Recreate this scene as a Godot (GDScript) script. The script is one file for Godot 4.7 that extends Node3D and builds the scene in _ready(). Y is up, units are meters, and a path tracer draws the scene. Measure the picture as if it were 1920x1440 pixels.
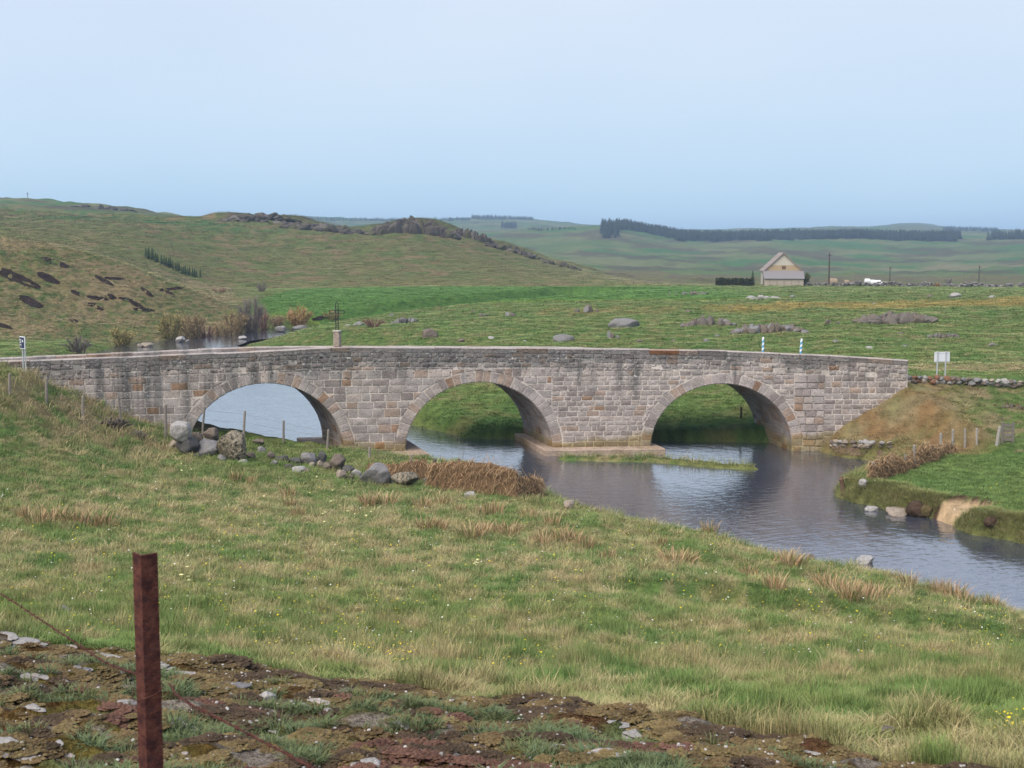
extends Node3D
# Three-arched granite road bridge over a moorland river, seen from a rocky knoll.
# Working axes: X right, Y up from the water level, D metres away from the eye (world z = -D).

const F := 2500.0          # focal length of the 1920 x 1440 photograph in its pixels
const EYE := 10.0          # height of the eye above the river
const TILT := 0.104        # tan of the downward tilt
var SP := sin(atan(TILT))
var CP := cos(atan(TILT))
var rng := RandomNumberGenerator.new()
var n_a := FastNoiseLite.new()
var n_b := FastNoiseLite.new()
var n_c := FastNoiseLite.new()
var n_d := FastNoiseLite.new()
var M := {}
var names := {}
var t_start := 0

# ------------------------------------------------------------------ mesh collector
class MB:
	var v := PackedVector3Array()
	var n := PackedVector3Array()
	var c := PackedColorArray()
	var uv := PackedVector2Array()
	func tri(a: Vector3, b: Vector3, d: Vector3, col: Color, ua := Vector2.ZERO, ub := Vector2.ZERO, ud := Vector2.ZERO) -> void:
		var nn := (d - a).cross(b - a)
		if nn.length_squared() < 1e-16:
			return
		nn = nn.normalized()
		v.append(a); v.append(b); v.append(d)
		n.append(nn); n.append(nn); n.append(nn)
		c.append(col); c.append(col); c.append(col)
		uv.append(ua); uv.append(ub); uv.append(ud)
	func quad(a: Vector3, b: Vector3, d: Vector3, e: Vector3, col: Color, ua := Vector2.ZERO, ub := Vector2.ZERO, ud := Vector2.ZERO, ue := Vector2.ZERO) -> void:
		tri(a, b, d, col, ua, ub, ud)
		tri(a, d, e, col, ua, ud, ue)
	func tri_n(a: Vector3, b: Vector3, d: Vector3, nn: Vector3, col: Color) -> void:
		v.append(a); v.append(b); v.append(d)
		n.append(nn); n.append(nn); n.append(nn)
		c.append(col); c.append(col); c.append(col)
		uv.append(Vector2.ZERO); uv.append(Vector2.ZERO); uv.append(Vector2.ZERO)
	# chamfered box with its own axes
	func box(ctr: Vector3, half: Vector3, bs: Basis, col: Color, ch := 0.0) -> void:
		var k := ch
		for ax in 3:
			for sg in [-1.0, 1.0]:
				var p := [Vector3.ZERO, Vector3.ZERO, Vector3.ZERO, Vector3.ZERO]
				var i1 := (ax + 1) % 3
				var i2 := (ax + 2) % 3
				var q := [[-1, -1], [1, -1], [1, 1], [-1, 1]]
				for m in 4:
					var w := Vector3.ZERO
					w[ax] = sg * half[ax]
					w[i1] = q[m][0] * (half[i1] - k)
					w[i2] = q[m][1] * (half[i2] - k)
					p[m] = ctr + bs * w
				if sg > 0:
					quad(p[0], p[3], p[2], p[1], col)
				else:
					quad(p[0], p[1], p[2], p[3], col)
		if k > 0.0:
			for ax in 3:
				var i1 := (ax + 1) % 3
				var i2 := (ax + 2) % 3
				for s1 in [-1.0, 1.0]:
					for s2 in [-1.0, 1.0]:
						var a := Vector3.ZERO; var b := Vector3.ZERO
						a[i1] = s1 * half[i1]; a[i2] = s2 * (half[i2] - k)
						b[i1] = s1 * (half[i1] - k); b[i2] = s2 * half[i2]
						var a0 := a; var a1 := a; var b0 := b; var b1 := b
						a0[ax] = -(half[ax] - k); a1[ax] = half[ax] - k
						b0[ax] = a0[ax]; b1[ax] = a1[ax]
						if s1 * s2 > 0:
							quad(ctr + bs * a0, ctr + bs * a1, ctr + bs * b1, ctr + bs * b0, col)
						else:
							quad(ctr + bs * a0, ctr + bs * b0, ctr + bs * b1, ctr + bs * a1, col)
			for sx in [-1.0, 1.0]:
				for sy in [-1.0, 1.0]:
					for sz in [-1.0, 1.0]:
						var x := ctr + bs * Vector3(sx * half.x, sy * (half.y - k), sz * (half.z - k))
						var y := ctr + bs * Vector3(sx * (half.x - k), sy * half.y, sz * (half.z - k))
						var z := ctr + bs * Vector3(sx * (half.x - k), sy * (half.y - k), sz * half.z)
						if sx * sy * sz > 0:
							tri(x, z, y, col)
						else:
							tri(x, y, z, col)
	# tapered tube through points
	func tube(pts: Array, radii: Array, sides: int, col: Color, cap := true) -> void:
		var rings := []
		for i in pts.size():
			var p: Vector3 = pts[i]
			var t: Vector3 = (pts[min(i + 1, pts.size() - 1)] - pts[max(i - 1, 0)]).normalized()
			var u := t.cross(Vector3(0.31, 0.2, 0.93) if abs(t.y) > 0.9 else Vector3.UP).normalized()
			var w := t.cross(u)
			var ring := PackedVector3Array()
			for k in sides:
				var an := TAU * k / sides
				ring.append(p + (u * cos(an) + w * sin(an)) * radii[i])
			rings.append(ring)
		for i in pts.size() - 1:
			for k in sides:
				var k2 := (k + 1) % sides
				quad(rings[i][k], rings[i + 1][k], rings[i + 1][k2], rings[i][k2], col)
		if cap:
			for k in range(1, sides - 1):
				tri(rings[0][0], rings[0][k], rings[0][k + 1], col)
				var L = rings[-1]
				tri(L[0], L[k + 1], L[k], col)
	func mesh() -> ArrayMesh:
		var m := ArrayMesh.new()
		var a := []
		a.resize(Mesh.ARRAY_MAX)
		a[Mesh.ARRAY_VERTEX] = v
		a[Mesh.ARRAY_NORMAL] = n
		a[Mesh.ARRAY_COLOR] = c
		a[Mesh.ARRAY_TEX_UV] = uv
		m.add_surface_from_arrays(Mesh.PRIMITIVE_TRIANGLES, a)
		return m

# ------------------------------------------------------------------ naming helpers
func numbered(called: String) -> String:
	var k: int = names.get(called, 0)
	names[called] = k + 1
	return called if k == 0 else "%s_%03d" % [called, k]

func tag(o: Node, label: String, category: String, group := "", kind := "") -> void:
	if label: o.set_meta("label", label)
	if category: o.set_meta("category", category)
	if group: o.set_meta("group", group)
	if kind: o.set_meta("kind", kind)

func thing(called: String, label: String, category: String, at := Vector3.ZERO, turn := 0.0, group := "") -> Node3D:
	var o := Node3D.new()
	o.name = numbered(called)
	add_child(o)
	o.position = at
	o.rotation.y = turn
	tag(o, label, category, group)
	return o

func part(called: String, mesh: Mesh, m: Material, parent: Node) -> MeshInstance3D:
	var o := MeshInstance3D.new()
	o.name = called if parent != self else numbered(called)
	o.mesh = mesh
	o.material_override = m
	parent.add_child(o, true)
	return o

func struct(called: String, mesh: Mesh, m: Material) -> MeshInstance3D:
	var o := part(called, mesh, m, self)
	o.set_meta("kind", "structure")
	return o

func stuff(called: String, mesh: Mesh, m: Material, buf: PackedFloat32Array, label: String, category: String, parent: Node = self) -> MultiMeshInstance3D:
	var mm := MultiMesh.new()
	mm.transform_format = MultiMesh.TRANSFORM_3D
	mm.use_colors = true
	mm.mesh = mesh
	mm.instance_count = buf.size() / 16
	mm.buffer = buf
	var o := MultiMeshInstance3D.new()
	o.multimesh = mm
	o.name = numbered(called) if parent == self else called
	o.material_override = m
	parent.add_child(o, true)
	o.set_meta("kind", "stuff")
	if parent == self:
		tag(o, label, category)
	return o

func put(buf: PackedFloat32Array, p: Vector3, yaw: float, sx: float, sy: float, lean: float, col: Color) -> void:
	var b := Basis(Vector3.UP, yaw) * Basis(Vector3.RIGHT, lean)
	buf.append_array(PackedFloat32Array([b.x.x * sx, b.y.x * sy, b.z.x * sx, p.x, b.x.y * sx, b.y.y * sy, b.z.y * sx, p.y, b.x.z * sx, b.y.z * sy, b.z.z * sx, p.z, col.r, col.g, col.b, 1.0]))

# ------------------------------------------------------------------ pixels and positions
func ray(x: float, y: float) -> Vector3:   # (X, Y, 1) per metre of D
	var d := F * CP - (y - 720.0) * SP
	return Vector3((x - 960.0) / d, (-F * SP - (y - 720.0) * CP) / d, 1.0)

func at_d(x: float, y: float, D: float) -> Vector3:
	var r := ray(x, y)
	return Vector3(r.x * D, EYE + r.y * D, -D)

func at_y(x: float, y: float, Y: float) -> Vector3:
	var r := ray(x, y)
	var D := (Y - EYE) / r.y
	return Vector3(r.x * D, Y, -D)

func hit(x: float, y: float, from := 2.5) -> Vector3:   # where the ray meets the ground
	var r := ray(x, y)
	if r.y < 0.0:   # no ground stands higher than this before the far hills
		from = maxf(from, minf(125.0, (8.7 - EYE) / r.y))
	if y < 640.0: from = maxf(from, 100.0)
	var D := from
	var last := D
	while D < 5000.0:
		if EYE + r.y * D < height(r.x * D, D):
			var lo := last
			var hi := D
			for i in 24:
				var m := (lo + hi) / 2.0
				if EYE + r.y * m < height(r.x * m, m): hi = m
				else: lo = m
			return Vector3(r.x * hi, EYE + r.y * hi, -hi)
		last = D
		D *= 1.008 if D < 250.0 else 1.02
	return Vector3(r.x * D, EYE + r.y * D, -D)

func on_ground(X: float, D: float, lift := 0.0) -> Vector3:
	return Vector3(X, height(X, D) + lift, -D)

func pts(a: Array, x: float) -> float:   # piecewise linear through [x0, y0, x1, y1 ...]
	if x <= a[0]: return a[1]
	var k := 2
	while k < a.size():
		if x < a[k]:
			var t: float = (x - a[k - 2]) / (a[k] - a[k - 2])
			return a[k - 1] + (a[k + 1] - a[k - 1]) * t
		k += 2
	return a[a.size() - 1]

func ss(a: float, b: float, x: float) -> float:
	var t := clampf((x - a) / (b - a), 0.0, 1.0)
	return t * t * (3.0 - 2.0 * t)

# ------------------------------------------------------------------ the river and the lie of the land
var LEFT := [20.0, 34.0, 25.0, 27.0, 30.0, 19.5, 35.6, 14.0, 39.1, 12.2, 40.7, 9.6, 44.1, 8.2, 46.6, 5.1, 51.1, 2.6, 54.5, 1.1, 57.0, 0.2, 59.5, -1.6, 61.4, -4.0, 62.5, -6.5, 63.8, -9.9, 65.0, -13.2, 66.5, -15.5, 70.0, -19.0, 75.0, -23.0, 90.0, -32.0, 108.0, -36.0, 120.0, -37.5, 129.0, -37.5, 135.0, -37.0, 140.0, -35.0, 150.0, -31.0, 160.0, -27.0, 168.0, -22.5, 176.0, -16.0, 190.0, -4.0, 215.0, 10.0]
var RIGHT := [20.0, 60.0, 30.0, 38.0, 36.0, 28.0, 40.0, 21.5, 44.1, 17.2, 45.3, 16.4, 48.5, 15.4, 50.0, 13.9, 52.7, 13.1, 55.0, 14.4, 58.0, 16.2, 60.6, 17.9, 61.6, 17.6, 62.2, 15.4, 63.4, 14.9, 64.6, 14.6, 66.2, 13.6, 67.0, 12.6, 67.5, 9.0, 68.0, 0.0, 68.4, -3.0, 73.3, -5.6, 85.0, -9.0, 97.0, -12.5, 115.0, -20.0, 126.0, -27.0, 133.0, -30.5, 140.0, -30.5, 150.0, -27.5, 160.0, -22.5, 166.0, -18.5, 176.0, -12.5, 190.0, -1.0, 215.0, 12.0]
var FACE := [-40.0, 53.4, -22.5, 58.5, -18.2, 59.8, -15.0, 60.7, -7.9, 62.25, -5.0, 62.8, 2.0, 63.75, 6.7, 64.2, 13.7, 64.5, 19.2, 64.5, 40.0, 66.0]
var SLOPE := [-30.0, 8.6, 0.0, 8.35, 4.0, 8.05, 7.0, 7.45, 9.0, 6.95, 12.0, 6.05, 16.0, 4.95, 20.0, 4.05, 25.0, 3.1, 30.0, 2.35, 36.0, 1.65, 42.0, 1.15, 48.0, 0.8, 55.0, 0.58, 62.0, 0.48, 80.0, 0.5]
var TILT_X := [-30.0, -20.6, -19.5, -17.5, -15.0, -10.0, -5.0, 0.0, 10.0, 30.0]
var TILT_ROWS := [[0.0, [0.6, 0.4, 0.38, 0.35, 0.3, 0.2, 0.1, 0.0, -0.1, -0.3]], [9.0, [2.0, 1.4, 1.3, 1.15, 1.0, 0.75, 0.45, 0.0, -0.3, -0.6]], [20.0, [2.4, 1.6, 1.5, 1.3, 1.1, 0.7, 0.3, 0.0, -0.4, -1.2]], [36.0, [3.2, 1.9, 1.75, 1.4, 1.0, 0.45, 0.1, 0.0, -0.2, -0.6]], [48.0, [4.4, 2.7, 2.3, 1.6, 0.95, 0.3, 0.0, 0.0, 0.0, 0.0]], [54.0, [4.8, 4.1, 3.1, 1.75, 0.9, 0.25, 0.0, 0.0, 0.0, 0.0]], [64.0, [4.6, 4.2, 3.5, 2.0, 0.95, 0.3, 0.0, 0.0, 0.0, 0.0]]]
# rows of the far land: distance, then heights by X (kind 0) or picture heights by picture column (kind 1)
var FAR_ROWS := [
	[72.0, 0, [-60, 1.2, -20, 1.2, -6, 0.9, 12, 1.15, 18, 2.9, 60, 3.0]],
	[80.0, 0, [-60, 1.3, -20, 1.3, -6, 1.6, 12, 1.8, 19, 2.9, 60, 3.1]],
	[90.0, 0, [-60, 1.4, -30, 1.2, -8, 2.0, 12, 2.25, 24, 2.9, 60, 3.2]],
	[100.0, 0, [-60, 1.4, -40, 1.2, -10, 2.2, 12, 2.5, 30, 3.0, 60, 3.4]],
	[115.0, 0, [-70, 1.6, -45, 1.2, -15, 2.2, 12, 2.75, 60, 3.6]],
	[128.0, 0, [-90, 1.8, -60, 1.0, -45, 0.6, -20, 1.9, 0, 2.7, 30, 3.2, 60, 3.9]],
	[136.0, 1, [-900, 560, 0, 630, 120, 640, 240, 644, 420, 634, 600, 612, 800, 603, 960, 597, 1400, 590, 1920, 578, 2700, 560]],
	[150.0, 1, [-900, 440, 0, 550, 100, 576, 200, 598, 300, 612, 400, 616, 520, 606, 640, 595, 800, 586, 960, 579, 1400, 573, 1920, 563, 2700, 545]],
	[160.0, 1, [-900, 400, 0, 482, 100, 503, 200, 532, 300, 566, 400, 596, 470, 601, 560, 598, 640, 588, 800, 576, 960, 571, 1400, 565, 1920, 556, 2700, 540]],
	[172.0, 1, [-900, 380, 0, 446, 100, 459, 200, 483, 300, 521, 380, 552, 430, 577, 480, 586, 560, 588, 640, 583, 760, 572, 960, 562, 1400, 557, 1920, 550, 2700, 535]],
	[188.0, 1, [-900, 378, 0, 447, 100, 461, 200, 486, 300, 525, 380, 552, 430, 561, 560, 563, 760, 558, 960, 553, 1400, 550, 1920, 546, 2700, 530]],
	[215.0, 1, [-900, 376, 0, 446, 100, 458, 200, 481, 300, 516, 360, 538, 400, 547, 480, 546, 760, 543, 1000, 541, 1400, 541, 1920, 542, 2700, 530]],
	[250.0, 1, [-900, 372, 0, 438, 200, 464, 300, 492, 360, 516, 410, 534, 480, 541, 600, 538, 760, 534, 1000, 535, 1250, 536, 1480, 535, 1920, 540, 2700, 530]],
	[300.0, 1, [-900, 368, 0, 426, 200, 441, 300, 458, 400, 488, 500, 500, 620, 500, 760, 495, 900, 503, 1000, 514, 1120, 527, 1300, 536, 1500, 537, 1920, 538, 2700, 530]],
	[360.0, 1, [-900, 364, 0, 410, 200, 418, 350, 428, 450, 438, 560, 446, 660, 448, 760, 445, 850, 458, 930, 474, 1000, 492, 1080, 510, 1180, 526, 1300, 533, 1500, 535, 1920, 534, 2700, 525]],
	[420.0, 1, [-900, 360, 0, 398, 200, 402, 350, 411, 430, 404, 560, 405, 640, 424, 690, 430, 760, 412, 830, 416, 880, 430, 940, 450, 1000, 471, 1060, 492, 1120, 513, 1200, 527, 1400, 531, 1920, 530, 2700, 520]],
	[480.0, 1, [-900, 362, 0, 400, 200, 406, 350, 416, 430, 412, 560, 413, 640, 430, 760, 424, 880, 446, 1000, 484, 1120, 517, 1300, 527, 1920, 526, 2700, 510]],
	[700.0, 1, [-900, 350, 0, 373, 100, 376, 200, 384, 300, 399, 380, 412, 450, 424, 700, 446, 900, 470, 1050, 494, 1200, 506, 1350, 507, 1500, 510, 1700, 512, 1920, 506, 2700, 470]],
	[900.0, 1, [-900, 356, 0, 384, 200, 394, 400, 424, 700, 444, 900, 462, 1000, 474, 1130, 470, 1300, 482, 1450, 474, 1600, 484, 1750, 488, 1920, 480, 2700, 450]],
	[1200.0, 1, [-900, 370, 0, 404, 400, 428, 600, 433, 850, 440, 930, 436, 1020, 430, 1080, 425, 1130, 419, 1190, 429, 1260, 440, 1330, 450, 1450, 447, 1600, 445, 1700, 449, 1800, 449, 1920, 446, 2100, 438, 2700, 430]],
	[1500.0, 1, [-900, 380, 0, 410, 600, 428, 850, 434, 1000, 432, 1150, 436, 1300, 440, 1600, 440, 1920, 440, 2700, 430]],
	[2200.0, 1, [-900, 390, 0, 406, 480, 408, 580, 406, 700, 411, 800, 412, 900, 407, 1000, 411, 1100, 421, 1250, 432, 1500, 428, 1560, 424, 1640, 426, 1700, 422, 1780, 429, 1920, 432, 2700, 425]],
	[3000.0, 1, [-900, 410, 600, 416, 900, 418, 1300, 432, 1500, 430, 1600, 427, 1650, 424, 1680, 417, 1720, 418, 1770, 425, 1820, 432, 1920, 433, 2700, 428]],
	[4200.0, 1, [-900, 440, 900, 440, 1920, 442, 2700, 440]],
	[8000.0, 1, [-900, 452, 900, 452, 1920, 452, 2700, 452]],
]
const FN := 841
const FU := 1.4
var far_d := PackedFloat32Array()
var far_h := []

func prepare_far() -> void:
	for r in FAR_ROWS:
		var D: float = r[0]
		far_d.append(D)
		var h := PackedFloat32Array()
		h.resize(FN)
		for i in FN:
			var u := -FU + 2.0 * FU * i / (FN - 1)
			if r[1] == 0:
				h[i] = pts(r[2], u * D)
			else:
				h[i] = at_d(960.0 + u * F, pts(r[2], 960.0 + u * F), D).y
		for pass_ in 3:   # round the corners of the profile
			var g := h.duplicate()
			for i in range(2, FN - 2):
				g[i] = (h[i - 2] + h[i - 1] * 2.0 + h[i] * 2.0 + h[i + 1] * 2.0 + h[i + 2]) / 8.0
			h = g
		far_h.append(h)

func far_land(X: float, D: float) -> float:
	var u := clampf((X / D + FU) / (2.0 * FU), 0.0, 0.9999) * (FN - 1)
	var i := int(u)
	var t := u - i
	var k := 0
	var nrow := far_d.size()
	if D >= far_d[nrow - 1]:
		return far_h[nrow - 1][i]
	while k < nrow - 2 and D > far_d[k + 1]:
		k += 1
	var w := clampf((D - far_d[k]) / (far_d[k + 1] - far_d[k]), 0.0, 1.0)
	var a: float = lerpf(far_h[k][i], far_h[k][i + 1], t)
	var b: float = lerpf(far_h[k + 1][i], far_h[k + 1][i + 1], t)
	return lerpf(a, b, w)

func south(X: float, D: float) -> float:
	var y := pts(SLOPE, D)
	var k := 0
	while k < TILT_ROWS.size() - 2 and D > TILT_ROWS[k + 1][0]:
		k += 1
	var w := clampf((D - TILT_ROWS[k][0]) / (TILT_ROWS[k + 1][0] - TILT_ROWS[k][0]), 0.0, 1.0)
	var i := 0
	while i < 8 and X > TILT_X[i + 1]:
		i += 1
	var t: float = clampf((X - TILT_X[i]) / (TILT_X[i + 1] - TILT_X[i]), 0.0, 1.0)
	var ra: Array = TILT_ROWS[k][1]
	var rb: Array = TILT_ROWS[k + 1][1]
	return y + lerpf(lerpf(ra[i], ra[i + 1], t), lerpf(rb[i], rb[i + 1], t), w)

func wall_d(X: float) -> float:      # line of the low wall along the road right of the bridge
	return 65.3 + 0.22 * (X - 19.3)

func road_top(X: float) -> float:    # ground at the foot of that wall
	return pts([15.0, 3.3, 19.3, 3.3, 26.0, 2.85, 40.0, 2.4], X)

func north(X: float, D: float) -> float:
	var wd := wall_d(X)
	var top := road_top(X)
	var emb := minf(top - 0.26 * (wd - D), top)
	emb = minf(emb, 0.42 + 0.64 * (X - 14.95) - 0.78 * maxf(0.0, 64.3 - D) * ss(23.5, 19.5, X))
	var low := 0.76 + 0.015 * (X - 15.0) + 0.01 * (D - 50.0)
	return maxf(low, emb) + 0.12 * exp(-absf(low - emb) * 4.0)

func edge_l(D: float) -> float:
	return pts(LEFT, D) + n_b.get_noise_2d(D * 1.6, 11.0) * 0.5

func edge_r(D: float) -> float:
	return pts(RIGHT, D) + (n_b.get_noise_2d(D * 1.8, 77.0) * 0.6 if D < 62.0 or D > 68.0 else 0.0)

# distance outside the water (negative in the river)
func shore(X: float, D: float) -> float:
	if D < 18.0 or D > 230.0:
		return 50.0
	var l := edge_l(D)
	var r := edge_r(D)
	if X < l:
		var g := (pts(LEFT, D + 0.4) - pts(LEFT, D - 0.4)) / 0.8
		return (l - X) / sqrt(1.0 + g * g)
	if X > r:
		var g := (pts(RIGHT, D + 0.4) - pts(RIGHT, D - 0.4)) / 0.8
		return (X - r) / sqrt(1.0 + g * g)
	return -minf(X - l, r - X)

func rock_edge(X: float) -> float:
	return pts([-12.0, 10.5, -3.4, 9.0, -2.2, 8.7, -1.1, 8.3, 0.0, 7.6, 0.96, 7.0, 2.0, 5.4, 2.8, 3.9, 6.0, 1.5], X) + n_c.get_noise_2d(X * 1.3, 5.0) * 0.35

var SAND := Vector2(16.35, 47.4)
var ISLET := [Vector2(2.6, 62.0), Vector2(6.5, 61.6), Vector2(10.6, 59.3)]

func height(X: float, D: float) -> float:
	var y: float
	var s := shore(X, D)
	var bank := 1.4
	if D < 62.0:
		if X > 0.5 * (pts(LEFT, D) + pts(RIGHT, D)) and D > 18.0:
			y = north(X, D)
			bank = 0.45
		else:
			y = south(X, D)
			if D > 18.0: y = minf(y, 0.20 + 0.155 * maxf(0.0, s) + 0.004 * maxf(0.0, s) * maxf(0.0, s))
	else:
		var nearby: float
		if X > -8.0 + (D - 62.0) * -1.0:
			nearby = north(X, D) if X > 13.0 else 0.25 + 0.12 * maxf(0.0, D - 67.0)
			bank = 1.6
		else:
			nearby = south(X, D)
		var fd := pts(FACE, X)
		if X < -12.0 and D > fd + 0.25:
			nearby = minf(nearby, 3.4 - 0.25 * (D - fd))
		if X > 14.0 and D > fd + 0.2 and X < 19.0:
			nearby = minf(nearby, 3.0)
		y = lerpf(nearby, far_land(X, D), ss(66.0, 78.0, D))
		if X > 14.0 and D > maxf(wall_d(X), fd + 0.7) and D < wall_d(X) + 6.0:
			y = maxf(minf(y, road_top(X) + 0.25), road_top(X) + 0.1)
	if D < 14.0:
		var re := rock_edge(X)
		y += 0.05 * (1.0 - ss(re - 0.15, re + 0.35, D))
		if D < re + 0.3:
			y += (absf(n_c.get_noise_2d(X * 2.3 + D * 0.9, D * 3.4)) * -0.12 + n_d.get_noise_2d(X * 2.0, D * 5.0) * 0.02 + 0.01) * ss(re + 0.3, re - 0.2, D)
	# relief of the turf
	if D < 75.0:
		var k := minf(1.0, 0.25 + maxf(0.0, s) * 0.5)
		if D < 12.0: k *= 0.5
		y += k * (n_b.get_noise_2d(X * 2.6, D * 2.6) * 0.10 + n_c.get_noise_2d(X * 2.2, D * 2.2) * 0.05)
	elif D < 400.0:
		y += n_b.get_noise_2d(X * 0.9, D * 0.9) * (0.22 if D < 240.0 else 0.4) * ss(0.0, 6.0, s) + n_b.get_noise_2d(X * 3.1, D * 2.2) * 0.02 * ss(0.0, 4.0, s)
		if D > 136.0 and D < 215.0 and X < -40.0:   # terracettes of the grazed slope
			var k := ss(0.15, 0.5, n_b.get_noise_2d(X * 0.35 + 40.0, D * 0.35) + 0.3) * ss(136.0, 142.0, D) * ss(-38.0, -44.0, X)
			y += k * 0.5 * (fposmod(D * 0.28 + X * 0.05 + n_b.get_noise_2d(X * 0.8, D * 0.5) * 1.2, 1.0) - 0.5)
	else:
		y += n_a.get_noise_2d(X * 0.25, D * 0.25) * 2.2 + n_b.get_noise_2d(X * 0.22, D * 0.22) * 1.2
	if D > 100.0: bank = 5.0 if X < 0.5 * (pts(LEFT, D) + pts(RIGHT, D)) else 12.0
	if D > 18.0 and D < 230.0:
		if s < bank:
			var low := -0.55 if s < 0.0 else 0.0
			var t := ss(-0.5, bank, s)
			y = lerpf(-0.55, y, t) if s > -2.0 else -0.7
		# grassy bar in front of the second pier
		if D > 57.0 and D < 64.5 and X > 1.5 and X < 12.0:
			var q := Vector2(X, D)
			var dd := 9.0
			for i in 2:
				var a: Vector2 = ISLET[i]
				var b: Vector2 = ISLET[i + 1]
				var t := clampf((q - a).dot(b - a) / (b - a).length_squared(), 0.0, 1.0)
				dd = minf(dd, q.distance_to(a + (b - a) * t))
			dd += n_b.get_noise_2d(X * 3.0, D * 3.0) * 0.25
			y = maxf(y, 0.14 - 0.6 * maxf(0.0, dd - 0.28))
		var sd := Vector2((X - SAND.x) / 0.98, (D - SAND.y) / 1.15).length() + n_c.get_noise_2d(X, D) * 0.2
		if sd < 1.15:
			y = lerpf(y, minf(y, 0.22 + 0.16 * (D - SAND.y + 1.2)), ss(1.1, 0.85, sd))
	return y

func c3(a: Color, b: Color, t: float) -> Color:
	return a.lerp(b, clampf(t, 0.0, 1.0))

const GREEN := Color(0.122, 0.172, 0.054)
const LUSH := Color(0.088, 0.152, 0.046)
const OLIVE := Color(0.175, 0.175, 0.070)
const STRAW := Color(0.340, 0.270, 0.155)
const RUST := Color(0.215, 0.120, 0.055)
const EARTH := Color(0.060, 0.036, 0.022)

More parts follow.
